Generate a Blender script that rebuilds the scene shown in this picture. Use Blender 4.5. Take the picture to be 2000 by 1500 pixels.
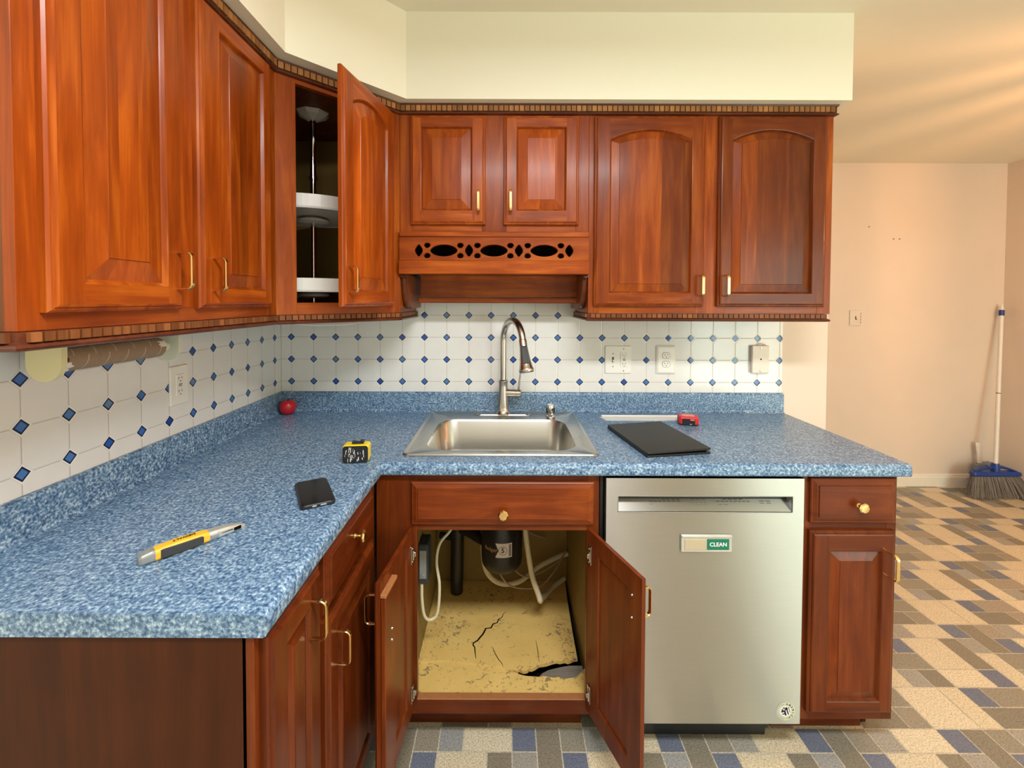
import bpy, bmesh, math, random
from mathutils import Vector, Matrix
random.seed(7)
S = bpy.context.scene
for o in list(bpy.data.objects): bpy.data.objects.remove(o)
PI = math.pi

# ---------------------------------------------------------------- camera, world, lights, exposure
cam = bpy.data.cameras.new('camera'); camo = bpy.data.objects.new('camera', cam)
S.collection.objects.link(camo); S.camera = camo
cam.sensor_width = 36; cam.lens = 849.96 * 36 / 2000
cam.shift_x = (1000 - 988.13) / 2000; cam.shift_y = -(750 - 606.41) / 2000
cam.clip_start = 0.02; cam.clip_end = 50
camo.matrix_world = (Matrix.Translation((0, -1.9488, 1.4126)) @ Matrix.Rotation(PI/2 - 0.0238, 4, 'X')
                     @ Matrix.Rotation(0.0035, 4, 'Z'))
S.view_settings.view_transform = 'Standard'; S.view_settings.look = 'None'
S.view_settings.gamma = 1; S.view_settings.use_curve_mapping = False
S.view_settings.exposure = -0.30

W = bpy.data.worlds.new('world'); S.world = W; W.use_nodes = True
W.node_tree.nodes['Background'].inputs[0].default_value = (0.75, 0.95, 0.85, 1)
W.node_tree.nodes['Background'].inputs[1].default_value = 1.0

def area_light(name, loc, rot, sx, sy, power, col, spread=PI):
    l = bpy.data.lights.new(name, 'AREA'); l.shape = 'RECTANGLE'; l.size = sx; l.size_y = sy
    l.energy = power; l.color = col; l.spread = spread
    o = bpy.data.objects.new(name, l); S.collection.objects.link(o); o.location = loc; o.rotation_euler = rot
    return o
LX, LY = 0.30, -1.86
area_light('kitchen_lamp_light', (LX, LY, 2.352), (0, 0, 0), 1.05, 0.26, 70, (0.96, 0.98, 1.0))
area_light('daylight', (2.9, -3.52, 1.05), (PI/2, 0, 0), 1.35, 1.9, 95, (0.86, 1.0, 0.88))
CHX, CHY, CHZ = 2.88, -0.55, 1.86
pl = bpy.data.lights.new('chandelier_bulb', 'POINT'); pl.energy = 55; pl.color = (1.0, 0.46, 0.19); pl.shadow_soft_size = 0.02
plo = bpy.data.objects.new('chandelier_bulb', pl); S.collection.objects.link(plo); plo.location = (CHX, CHY, CHZ)

# ---------------------------------------------------------------- material helpers
class N:
    def __init__(s, name):
        s.m = bpy.data.materials.new(name); s.m.use_nodes = True
        s.t = s.m.node_tree; s.p = s.t.nodes['Principled BSDF']
    def n(s, typ, **kw):
        x = s.t.nodes.new(typ)
        for k, v in kw.items():
            if k.startswith('i_'):
                key = k[2:]; key = int(key) if key.isdigit() else key.replace('_', ' ')
                x.inputs[key].default_value = v
            else: setattr(x, k, v)
        return x
    def l(s, a, b): s.t.links.new(a, b)
    def set(s, **kw):
        for k, v in kw.items():
            k = k.replace('_', ' ')
            s.p.inputs[k].default_value = v
        return s
    def math(s, op, a, b=None, c=None):
        x = s.n('ShaderNodeMath', operation=op)
        for i, q in enumerate((a, b, c)):
            if q is None: continue
            if isinstance(q, (int, float)): x.inputs[i].default_value = q
            else: s.l(q, x.inputs[i])
        return x.outputs[0]
    def ramp(s, fac, stops, interp='LINEAR'):
        r = s.n('ShaderNodeValToRGB'); e = r.color_ramp; e.interpolation = interp
        while len(e.elements) < len(stops): e.elements.new(0.5)
        for el, (p, c) in zip(e.elements, stops):
            el.position = p; el.color = (*c, 1) if len(c) == 3 else c
        s.l(fac, r.inputs[0]); return r.outputs[0]
    def mix(s, fac, a, b, blend='MIX'):
        x = s.n('ShaderNodeMix', data_type='RGBA', blend_type=blend)
        for i, q in ((0, fac), (6, a), (7, b)):
            if isinstance(q, (int, float)): x.inputs[i].default_value = q
            elif isinstance(q, tuple): x.inputs[i].default_value = (*q, 1)
            else: s.l(q, x.inputs[i])
        return x.outputs[2]
    def obj(s, scale=(1, 1, 1), rnd=0.0, loc=(0, 0, 0)):
        tc = s.n('ShaderNodeTexCoord'); out = tc.outputs['Object']
        if rnd:
            oi = s.n('ShaderNodeObjectInfo')
            va = s.n('ShaderNodeVectorMath', operation='ADD'); s.l(out, va.inputs[0])
            cb = s.n('ShaderNodeCombineXYZ')
            v = s.math('MULTIPLY', oi.outputs['Random'], rnd)
            for k in range(3): s.l(v, cb.inputs[k])
            s.l(cb.outputs[0], va.inputs[1]); out = va.outputs[0]
        mp = s.n('ShaderNodeMapping'); mp.inputs['Scale'].default_value = scale; mp.inputs['Location'].default_value = loc
        s.l(out, mp.inputs[0]); return mp.outputs[0]
    def noise(s, vec, scale, detail=4, rough=0.5, dist=0.0):
        x = s.n('ShaderNodeTexNoise'); s.l(vec, x.inputs['Vector'])
        x.inputs['Scale'].default_value = scale; x.inputs['Detail'].default_value = detail
        x.inputs['Roughness'].default_value = rough; x.inputs['Distortion'].default_value = dist
        return x.outputs[0]
    def bump(s, h, strength=0.3, dist=0.001):
        b = s.n('ShaderNodeBump'); b.inputs['Strength'].default_value = strength; b.inputs['Distance'].default_value = dist
        s.l(h, b.inputs['Height']); s.l(b.outputs[0], s.p.inputs['Normal'])

def c8(r, g, b):
    f = lambda v: (v/255/12.92) if v/255 <= 0.04045 else ((v/255 + 0.055)/1.055)**2.4
    return (f(r), f(g), f(b))

def plain(name, rgb, rough=0.5, metal=0.0, coat=0.0, nz=0.0, nscale=30, bump=0.0, **kw):
    a = N(name); a.set(Roughness=rough, Metallic=metal)
    a.p.inputs['Coat Weight'].default_value = coat
    v = a.obj(rnd=3.0)
    nn = a.noise(v, nscale, 4)
    k = max(nz, 0.04)
    a.l(a.mix(nn, tuple(c*(1-k) for c in rgb), tuple(min(1, c*(1+k)) for c in rgb)), a.p.inputs['Base Color'])
    if bump: a.bump(nn, bump, 0.001)
    for q, v in kw.items(): a.p.inputs[q.replace('_', ' ')].default_value = v
    return a.m

def wood(name, axis, dark, mid, light, rough=0.31, coat=0.08, spec=0.20):
    a = N(name); a.set(Roughness=rough)
    a.p.inputs['Coat Weight'].default_value = coat; a.p.inputs['Coat Roughness'].default_value = 0.15; a.p.inputs['Specular IOR Level'].default_value = spec if coat else 0.15
    sc = {'x': (0.10, 1, 1), 'y': (1, 0.10, 1), 'z': (1, 1, 0.10)}[axis]
    sf = {'x': (0.03, 1, 1), 'y': (1, 0.03, 1), 'z': (1, 1, 0.03)}[axis]
    at = a.n('ShaderNodeAttribute', attribute_name='tone')
    def shift(v, k):
        va = a.n('ShaderNodeVectorMath', operation='ADD'); a.l(v, va.inputs[0]); cb = a.n('ShaderNodeCombineXYZ')
        m = a.math('MULTIPLY', at.outputs['Fac'], k)
        for i in range(3): a.l(m, cb.inputs[i])
        a.l(cb.outputs[0], va.inputs[1]); return va.outputs[0]
    g = a.noise(shift(a.obj(sc, 13.0), 31.0), 26, 5, 0.55, 0.9)
    f = a.noise(a.obj(sf, 7.0), 260, 3, 0.6)
    b = a.noise(shift(a.obj((1, 1, 0.6), 5.0), 17.0), 5.5, 3, 0.5, 0.4)
    q = a.math('ADD', a.math('MULTIPLY', g, 0.55), a.math('ADD', a.math('MULTIPLY', f, 0.17), a.math('MULTIPLY', b, 0.28)))
    col = a.ramp(q, [(0.30, dark), (0.50, mid), (0.68, light)])
    t = a.math('ADD', at.outputs['Fac'], 1.0)
    hs = a.n('ShaderNodeHueSaturation'); a.l(col, hs.inputs['Color']); a.l(t, hs.inputs['Value'])
    oi = a.n('ShaderNodeObjectInfo')
    a.l(hs.outputs[0], a.p.inputs['Base Color'])
    a.bump(a.math('ADD', f, g), 0.05, 0.0006)
    rr = a.math('ADD', a.math('MULTIPLY', g, 0.12), rough - 0.06); a.l(rr, a.p.inputs['Roughness'])
    return a.m

M = {}
WD, WM, WL = (0.125, 0.018, 0.002), (0.260, 0.046, 0.0035), (0.44, 0.105, 0.008)
M['wood_v'] = wood('cherry_wood_upright_grain', 'z', WD, WM, WL)
M['wood_h'] = wood('cherry_wood_level_grain', 'x', WD, WM, WL)
M['wood_dk'] = wood('dark_cherry_trim', 'x', (0.05, 0.012, 0.006), (0.10, 0.026, 0.011), (0.16, 0.045, 0.018), 0.38)
M['dentil'] = wood('dentil_wood', 'z', (0.13, 0.045, 0.012), (0.27, 0.115, 0.035), (0.40, 0.20, 0.07), 0.5, 0.02)
BD, BM, BL = (0.052, 0.0085, 0.0018), (0.115, 0.021, 0.0035), (0.19, 0.040, 0.006)
M['base_v'] = wood('base_cherry_upright_grain', 'z', BD, BM, BL, 0.30)
M['base_h'] = wood('base_cherry_level_grain', 'x', BD, BM, BL, 0.30)
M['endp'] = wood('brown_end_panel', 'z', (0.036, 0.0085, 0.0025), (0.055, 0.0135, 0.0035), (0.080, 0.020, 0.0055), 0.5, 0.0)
M['dentil_r'] = wood('dark_dentil_wood', 'z', (0.08, 0.024, 0.008), (0.17, 0.055, 0.016), (0.27, 0.10, 0.032), 0.45, 0.02)
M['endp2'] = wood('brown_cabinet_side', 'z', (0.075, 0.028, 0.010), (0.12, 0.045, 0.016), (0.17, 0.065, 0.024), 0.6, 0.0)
M['raw'] = plain('bare_wood', (0.36, 0.14, 0.045), 0.6, nz=0.2, nscale=60)

def paint(name, rgb, stain=0.0):
    a = N(name); a.set(Roughness=0.62)
    v = a.obj()
    b = a.noise(v, 1.6, 3, 0.5)
    col = a.mix(a.math('MULTIPLY', b, stain), rgb, tuple(c*0.72 for c in rgb))
    a.l(col, a.p.inputs['Base Color'])
    a.bump(a.noise(v, 240, 2), 0.06, 0.0006)
    return a.m
M['wall'] = paint('cream_wall_paint', (0.86, 0.84, 0.70))
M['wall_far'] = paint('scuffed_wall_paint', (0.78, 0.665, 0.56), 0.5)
M['ceil'] = paint('ceiling_paint', (0.82, 0.785, 0.655))
M['trimw'] = plain('white_trim_paint', (0.80, 0.76, 0.66), 0.4)

def tile_mat(name, axis, u0, z0, s=0.0993):
    a = N(name); a.set(Roughness=0.16)
    tc = a.n('ShaderNodeTexCoord'); sp = a.n('ShaderNodeSeparateXYZ'); a.l(tc.outputs['Object'], sp.inputs[0])
    u = a.math('DIVIDE', a.math('SUBTRACT', sp.outputs[axis], u0), s)
    v = a.math('DIVIDE', a.math('SUBTRACT', sp.outputs[2], z0), s)
    ru = a.math('ROUND', u); rv = a.math('ROUND', v)
    du = a.math('ABSOLUTE', a.math('SUBTRACT', u, ru)); dv = a.math('ABSOLUTE', a.math('SUBTRACT', v, rv))
    d = a.math('MULTIPLY', a.math('ADD', du, dv), s)
    cb = a.n('ShaderNodeCombineXYZ'); a.l(ru, cb.inputs[0]); a.l(rv, cb.inputs[1])
    wn = a.n('ShaderNodeTexWhiteNoise', noise_dimensions='3D'); a.l(cb.outputs[0], wn.inputs['Vector'])
    blue = a.ramp(wn.outputs['Value'], [(0.0, (0.010, 0.055, 0.30)), (0.35, (0.03, 0.12, 0.42)), (0.65, (0.07, 0.18, 0.42)), (0.85, (0.10, 0.20, 0.38)), (1.0, (0.13, 0.21, 0.33))])
    hb = a.noise(tc.outputs['Object'], 18, 2)
    white = a.mix(hb, (0.70, 0.69, 0.665), (0.76, 0.75, 0.72))
    # distance to the grout cross between diamonds
    g = a.math('MULTIPLY', a.math('MINIMUM', du, dv), s)
    line = a.math('LESS_THAN', g, 0.0010)
    col = a.mix(line, white, (0.50, 0.46, 0.40))
    ring = a.math('LESS_THAN', d, 0.0222); col = a.mix(ring, col, (0.66, 0.63, 0.57))
    ring2 = a.math('LESS_THAN', d, 0.0206); col = a.mix(ring2, col, (0.82, 0.80, 0.76))
    edge = a.math('LESS_THAN', d, 0.0168); col = a.mix(edge, col, (0.004, 0.013, 0.065))
    core = a.math('LESS_THAN', d, 0.0118); col = a.mix(core, col, blue)
    a.l(col, a.p.inputs['Base Color'])
    # height: tile surface up, grout down, diamond a shallow pyramid
    h1 = a.n('ShaderNodeMapRange'); a.l(g, h1.inputs[0]); h1.inputs[1].default_value = 0.0006; h1.inputs[2].default_value = 0.0028
    h2 = a.n('ShaderNodeMapRange'); a.l(d, h2.inputs[0]); h2.inputs[1].default_value = 0.0195; h2.inputs[2].default_value = 0.0232
    h = a.math('MULTIPLY', h1.outputs[0], h2.outputs[0])
    h3 = a.n('ShaderNodeMapRange'); a.l(d, h3.inputs[0]); h3.inputs[1].default_value = 0.0185; h3.inputs[2].default_value = 0.011
    h = a.math('MAXIMUM', h, a.math('MULTIPLY', h3.outputs[0], 0.6))
    wob = a.noise(tc.outputs['Object'], 14, 2)
    a.bump(a.math('ADD', h, a.math('MULTIPLY', wob, 0.5)), 0.55, 0.0010)
    return a.m

def laminate():
    a = N('blue_laminate'); a.set(Roughness=0.30)
    v = a.obj((1, 1, 1))
    n1 = a.noise(v, 150, 3, 0.66, 0.15); n2 = a.noise(a.obj((1, 1, 1), loc=(3, 5, 1)), 45, 3, 0.5)
    q = a.math('ADD', a.math('MULTIPLY', n1, 0.8), a.math('MULTIPLY', n2, 0.2))
    col = a.ramp(q, [(0.36, (0.024, 0.060, 0.130)), (0.45, (0.075, 0.152, 0.270)), (0.54, (0.185, 0.295, 0.420)), (0.65, (0.46, 0.58, 0.68))])
    a.l(col, a.p.inputs['Base Color']); a.bump(n1, 0.06, 0.0005)
    return a.m
M['lam'] = laminate()

def vinyl():
    a = N('vinyl_floor'); a.set(Roughness=0.38)
    at = a.n('ShaderNodeAttribute', attribute_name='col')
    v = a.obj()
    n1 = a.noise(v, 210, 3, 0.6); n2 = a.noise(a.obj(loc=(2, 1, 0)), 35, 2)
    k = a.ramp(n1, [(0.33, (0.50, 0.47, 0.42)), (0.44, (0.88, 0.87, 0.86)), (0.58, (1.10, 1.09, 1.07)), (0.68, (1.35, 1.35, 1.33))])
    col = a.mix(1.0, at.outputs['Color'], k, 'MULTIPLY')
    col = a.mix(a.math('MULTIPLY', n2, 0.25), col, (0.32, 0.27, 0.20))
    a.l(col, a.p.inputs['Base Color']); a.bump(n1, 0.12, 0.0006)
    return a.m
M['vinyl'] = vinyl()

def steel(name, col, rough, axis, aniso=0.0):
    a = N(name); a.set(Roughness=rough, Metallic=1.0)
    sc = {'x': (0.02, 1, 1), 'z': (1, 1, 0.02)}[axis]
    f = a.noise(a.obj(sc), 500, 3, 0.6); b = a.noise(a.obj(), 4, 3)
    a.l(a.mix(f, tuple(c*0.88 for c in col), col), a.p.inputs['Base Color'])
    a.l(a.math('ADD', a.math('MULTIPLY', b, 0.08), rough - 0.04), a.p.inputs['Roughness'])
    a.p.inputs['Anisotropic'].default_value = aniso
    if aniso:
        tg = a.n('ShaderNodeCombineXYZ'); tg.inputs[2].default_value = 1.0; a.l(tg.outputs[0], a.p.inputs['Tangent'])
    return a.m
M['steel'] = steel('brushed_steel', (0.47, 0.455, 0.42), 0.42, 'x', 0.95)
M['sinkst'] = steel('sink_steel', (0.54, 0.53, 0.49), 0.28, 'x')
M['nickel'] = plain('brushed_nickel', (0.56, 0.52, 0.46), 0.24, 1.0)
M['chrome'] = plain('chrome', (0.75, 0.75, 0.74), 0.08, 1.0)
M['brass'] = plain('polished_brass', (0.86, 0.62, 0.27), 0.17, 1.0)
M['black'] = plain('black_plastic', (0.012, 0.012, 0.013), 0.35)
M['rubber'] = plain('grey_grip', (0.03, 0.032, 0.035), 0.6)
M['dark'] = plain('black_and_recess_shade', (0.006, 0.004, 0.003), 0.9, Specular_IOR_Level=0.05)  # near-black for print and small parts; in hollows their shade is this colour
M['white'] = plain('white_plastic', (0.80, 0.78, 0.72), 0.3)
M['ivory'] = plain('ivory_plastic', (0.72, 0.64, 0.54), 0.3)
M['holder'] = plain('yellowed_plastic', (0.66, 0.62, 0.36), 0.4)
M['holderw'] = plain('pale_plastic', (0.62, 0.63, 0.52), 0.4)
M['card'] = plain('cardboard', (0.27, 0.19, 0.125), 0.85, nz=0.15, nscale=90)
M['cardl'] = plain('cardboard_seam', (0.44, 0.34, 0.25), 0.85)
M['paper'] = plain('paper', (0.70, 0.66, 0.60), 0.8)
M['slot'] = plain('slot_grey', (0.10, 0.085, 0.07), 0.6)
M['apple'] = plain('apple_skin', (0.50, 0.012, 0.02), 0.3, nz=0.3, nscale=20)
M['yellow'] = plain('yellow_plastic', (0.85, 0.62, 0.02), 0.35)
M['amber'] = plain('amber_plastic', (0.82, 0.44, 0.03), 0.4, nz=0.1)
M['red'] = plain('red_plastic', (0.62, 0.02, 0.025), 0.35)
M['leather'] = plain('black_leather', (0.014, 0.0125, 0.011), 0.40, nz=0.2, nscale=300, bump=0.15, Specular_IOR_Level=0.32)
M['glassb'] = plain('dark_screen', (0.010, 0.009, 0.011), 0.12)
M['greyp'] = plain('grey_metal_paint', (0.30, 0.31, 0.30), 0.4, 0.4, nz=0.2)
M['lgrey'] = plain('pale_metal', (0.60, 0.60, 0.55), 0.35, 0.6, nz=0.15)
M['green'] = plain('green_plate', (0.0, 0.155, 0.095), 0.3)
M['bluep'] = plain('blue_plastic', (0.010, 0.045, 0.24), 0.35)
M['panp'] = plain('slate_plastic', (0.22, 0.24, 0.30), 0.5)
M['brist'] = plain('grey_bristle', (0.22, 0.19, 0.165), 0.8, nz=0.3, nscale=60)
M['handle'] = plain('white_handle', (0.80, 0.74, 0.68), 0.3)
M['navy'] = plain('navy_print', (0.012, 0.012, 0.05), 0.5)
M['ink'] = plain('grey_print', (0.10, 0.09, 0.08), 0.5)
M['inkp'] = plain('pale_print', (0.42, 0.42, 0.38), 0.5)
M['brown'] = plain('brown_print', (0.08, 0.02, 0.02), 0.5)
M['hose'] = plain('white_hose', (0.62, 0.54, 0.36), 0.5)
M['tube'] = plain('supply_line', (0.34, 0.24, 0.16), 0.5)
M['gold'] = plain('gold_print', (0.40, 0.24, 0.10), 0.5)
M['redink'] = plain('red_print', (0.5, 0.03, 0.02), 0.5)
M['lens'] = plain('lamp_cover', (0.85, 0.85, 0.82), 0.5)
M['side'] = plain('cabinet_lining', (0.24, 0.15, 0.032), 0.6, nz=0.1)
M['greyw'] = wood('weathered_board', 'x', (0.12, 0.10, 0.08), (0.22, 0.19, 0.15), (0.32, 0.28, 0.22), 0.8, 0)

def board():
    a = N('peeling_yellow_board'); a.set(Roughness=0.7)
    v = a.obj()
    base = a.mix(a.noise(v, 9, 3), (0.64, 0.41, 0.105), (0.84, 0.58, 0.19))
    n1 = a.noise(v, 55, 4, 0.65, 1.2); n2 = a.noise(a.obj(loc=(4, 2, 0)), 7, 2)
    m = a.ramp(a.math('ADD', a.math('MULTIPLY', n1, 0.7), a.math('MULTIPLY', n2, 0.3)), [(0.560, (0, 0, 0)), (0.62, (1, 1, 1))])
    col = a.mix(m, base, (0.27, 0.19, 0.085))
    a.l(col, a.p.inputs['Base Color']); a.bump(n1, 0.5, 0.002)
    return a.m
M['board'] = board()

g = N('window_glass'); t = g.t
tr = g.n('ShaderNodeBsdfTransparent'); gl = g.n('ShaderNodeBsdfGlossy', i_Roughness=0.02); mx = g.n('ShaderNodeMixShader', i_0=0.08)
g.l(tr.outputs[0], mx.inputs[1]); g.l(gl.outputs[0], mx.inputs[2]); g.l(mx.outputs[0], t.nodes['Material Output'].inputs[0])
M['glass'] = g.m

# ---------------------------------------------------------------- mesh helpers
class MB:
    def __init__(s, M=None): s.v = []; s.f = []; s.mi = []; s.tn = []; s.sm = []; s.col = []; s.M = M
    def add(s, vs, fs, mat=0, tone=0.0, smooth=False, col=None):
        b = len(s.v)
        for p in vs:
            p = Vector(p)
            if s.M is not None: p = s.M @ p
            s.v.append(p)
        for f in fs:
            s.f.append([b + i for i in f]); s.mi.append(mat); s.tn.append(tone); s.sm.append(smooth); s.col.append(col)
        return s
    def box(s, x0, x1, y0, y1, z0, z1, b=0.0, mat=0, tone=0.0):
        x0, x1 = min(x0, x1), max(x0, x1); y0, y1 = min(y0, y1), max(y0, y1); z0, z1 = min(z0, z1), max(z0, z1)
        if b <= 0:
            vs = [(x, y, z) for x in (x0, x1) for y in (y0, y1) for z in (z0, z1)]
            return s.add(vs, [(0, 1, 3, 2), (4, 6, 7, 5), (0, 4, 5, 1), (2, 3, 7, 6), (0, 2, 6, 4), (1, 5, 7, 3)], mat, tone)
        b = min(b, (x1-x0)/2.01, (y1-y0)/2.01, (z1-z0)/2.01)
        vs = []; idx = {}
        for i, x in enumerate((x0, x1)):
            for j, y in enumerate((y0, y1)):
                for k, z in enumerate((z0, z1)):
                    ix = x + (b if i == 0 else -b); iy = y + (b if j == 0 else -b); iz = z + (b if k == 0 else -b)
                    for ax, p in enumerate(((x, iy, iz), (ix, y, iz), (ix, iy, z))):
                        idx[(i, j, k, ax)] = len(vs); vs.append(p)
        F = []
        for i in (0, 1):
            F.append([idx[(i, 0, 0, 0)], idx[(i, 1, 0, 0)], idx[(i, 1, 1, 0)], idx[(i, 0, 1, 0)]])
            F.append([idx[(0, i, 0, 1)], idx[(1, i, 0, 1)], idx[(1, i, 1, 1)], idx[(0, i, 1, 1)]])
            F.append([idx[(0, 0, i, 2)], idx[(1, 0, i, 2)], idx[(1, 1, i, 2)], idx[(0, 1, i, 2)]])
            for j in (0, 1):
                F.append([idx[(0, i, j, 1)], idx[(1, i, j, 1)], idx[(1, i, j, 2)], idx[(0, i, j, 2)]])
                F.append([idx[(i, 0, j, 0)], idx[(i, 1, j, 0)], idx[(i, 1, j, 2)], idx[(i, 0, j, 2)]])
                F.append([idx[(i, j, 0, 0)], idx[(i, j, 1, 0)], idx[(i, j, 1, 1)], idx[(i, j, 0, 1)]])
                for k in (0, 1): F.append([idx[(i, j, k, 0)], idx[(i, j, k, 1)], idx[(i, j, k, 2)]])
        return s.add(vs, F, mat, tone)
    def loft(s, loops, cap0=True, cap1=True, closed=True, mat=0, tone=0.0, smooth=False):
        n = len(loops[0]); vs = [p for L in loops for p in L]; F = []
        for a in range(len(loops)-1):
            for i in range(n if closed else n-1):
                j = (i+1) % n; F.append([a*n+i, a*n+j, (a+1)*n+j, (a+1)*n+i])
        s.add(vs, F, mat, tone, smooth)
        if cap0: s.add(loops[0], [list(range(n))], mat, tone)
        if cap1: s.add(loops[-1], [list(range(n))], mat, tone)
        return s
    def lathe(s, prof, c=(0, 0, 0), axis=(0, 0, 1), seg=24, mat=0, cap0=True, cap1=True, smooth=True, tone=0.0):
        ax = Vector(axis).normalized(); q = ax.to_track_quat('Z', 'Y'); c = Vector(c)
        loops = [[c + q @ Vector((r*math.cos(2*PI*i/seg), r*math.sin(2*PI*i/seg), z)) for i in range(seg)] for r, z in prof]
        return s.loft(loops, cap0, cap1, True, mat, tone, smooth)
    def tube(s, path, rad, seg=12, mat=0, smooth=True, caps=True, sx=1.0, up=None):
        P = [Vector(p) for p in path]; n = len(P); loops = []; prev = None
        for i, p in enumerate(P):
            d = (P[min(i+1, n-1)] - P[max(i-1, 0)]).normalized()
            if prev is None:
                a = Vector(up) if up else (Vector((0, 0, 1)) if abs(d.z) < 0.9 else Vector((1, 0, 0)))
                u = (a - d*a.dot(d)).normalized()
            else: u = (prev - d*prev.dot(d)).normalized()
            prev = u; w = d.cross(u); r = rad(i/(n-1)) if callable(rad) else rad
            loops.append([p + u*(r*math.cos(2*PI*k/seg)) + w*(r*sx*math.sin(2*PI*k/seg)) for k in range(seg)])
        return s.loft(loops, caps, caps, True, mat, 0.0, smooth)
    def prism(s, poly, z0, z1, mat=0, tone=0.0, f=None):
        f = f or (lambda a, b, z: (a, b, z))
        lo = [f(a, b, z0) for a, b in poly]; hi = [f(a, b, z1) for a, b in poly]
        return s.loft([lo, hi], True, True, True, mat, tone)
    def build(s, name, mats, parent=None, loc=None, rot=None, normals=True):
        me = bpy.data.meshes.new(name)
        me.from_pydata([tuple(v) for v in s.v], [], s.f)
        if not isinstance(mats, (list, tuple)): mats = [mats]
        for m in mats: me.materials.append(M[m] if isinstance(m, str) else m)
        me.polygons.foreach_set('material_index', s.mi); me.polygons.foreach_set('use_smooth', s.sm)
        if any(s.tn):
            at = me.attributes.new('tone', 'FLOAT', 'FACE'); at.data.foreach_set('value', s.tn)
        if any(c is not None for c in s.col):
            at = me.attributes.new('col', 'FLOAT_COLOR', 'FACE')
            fl = []
            for c in s.col: fl += [*(c or (0.5, 0.5, 0.5)), 1.0]
            at.data.foreach_set('color', fl)
        if normals:
            bm = bmesh.new(); bm.from_mesh(me); bmesh.ops.remove_doubles(bm, verts=bm.verts, dist=1e-6)
            bmesh.ops.recalc_face_normals(bm, faces=bm.faces)
            for e in bm.edges:
                if len(e.link_faces) == 2 and e.calc_face_angle(0) > 0.62: e.smooth = False
            bm.to_mesh(me); bm.free()
        me.update()
        o = bpy.data.objects.new(name, me); S.collection.objects.link(o)
        if loc: o.location = loc
        if rot: o.rotation_euler = rot
        if parent: o.parent = parent
        return o

def empty(name, loc=(0, 0, 0), rz=0.0):
    o = bpy.data.objects.new(name, None); S.collection.objects.link(o); o.empty_display_size = 0.1
    o.location = loc; o.rotation_euler = (0, 0, rz); return o
def tag(o, label=None, cat=None, group=None, kind=None):
    if label: o['label'] = label
    if cat: o['category'] = cat
    if group: o['group'] = group
    if kind: o['kind'] = kind
    return o
GROUPS = {'wall_cabinet': 'wall cabinets above the counter', 'base_cabinet': 'base cabinets under the counter', 'outlet': 'outlet plates on the tiled walls', 'tape_measure': 'tape measures on the counter'}
def thing(name, label, cat, loc=(0, 0, 0), rz=0.0, group=None): return tag(empty(name, loc, rz), label, cat, group or GROUPS.get(name))
def struct(name, mb, mats, **kw): return tag(mb.build(name, mats, **kw), kind='structure')
def rr(cx, cy, hx, hy, r, z, n=6):
    out = []
    for (sx, sy, a0) in ((1, 1, 0), (-1, 1, PI/2), (-1, -1, PI), (1, -1, 1.5*PI)):
        for i in range(n+1):
            a = a0 + (PI/2)*i/n
            out.append((cx + sx*(hx-r) + r*math.cos(a), cy + sy*(hy-r) + r*math.sin(a), z))
    return out
def text_geo(txt, size, bold=0.0):
    cu = bpy.data.curves.new('t', 'FONT'); cu.body = txt; cu.size = size; cu.align_x = 'CENTER'; cu.align_y = 'CENTER'
    cu.offset = bold; cu.resolution_u = 3
    o = bpy.data.objects.new('t', cu); me = bpy.data.meshes.new_from_object(o)
    vs = [tuple(v.co) for v in me.vertices]; fs = [list(p.vertices) for p in me.polygons]
    bpy.data.objects.remove(o); bpy.data.curves.remove(cu); bpy.data.meshes.remove(me)
    return vs, fs
def spline(pts, n=8):
    P = [Vector(p) for p in pts]; P = [2*P[0]-P[1]] + P + [2*P[-1]-P[-2]]; out = []
    for i in range(1, len(P)-2):
        for k in range(n):
            t = k/n; a, b, c, d = P[i-1], P[i], P[i+1], P[i+2]
            out.append(0.5*((2*b) + (c-a)*t + (2*a-5*b+4*c-d)*t*t + (3*b-a-3*c+d)*t**3))
    out.append(P[-2]); return out
def sweep(path, prof, mb, mat=0, tone=0.0, smooth=False):
    """profile (offset to the right of travel, z) along a 2D polyline with mitres"""
    P = [Vector((p[0], p[1])) for p in path]; loops = []
    for i, p in enumerate(P):
        ds = []
        if i > 0: ds.append((p-P[i-1]).normalized())
        if i < len(P)-1: ds.append((P[i+1]-p).normalized())
        ns = [Vector((d.y, -d.x)) for d in ds]
        if len(ns) == 1: m = ns[0]
        else:
            m = (ns[0]+ns[1]).normalized(); m = m / m.dot(ns[0])
        loops.append([(p.x + m.x*o, p.y + m.y*o, z) for o, z in prof])
    mb.loft(loops, True, True, True, mat, tone, smooth)

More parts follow.
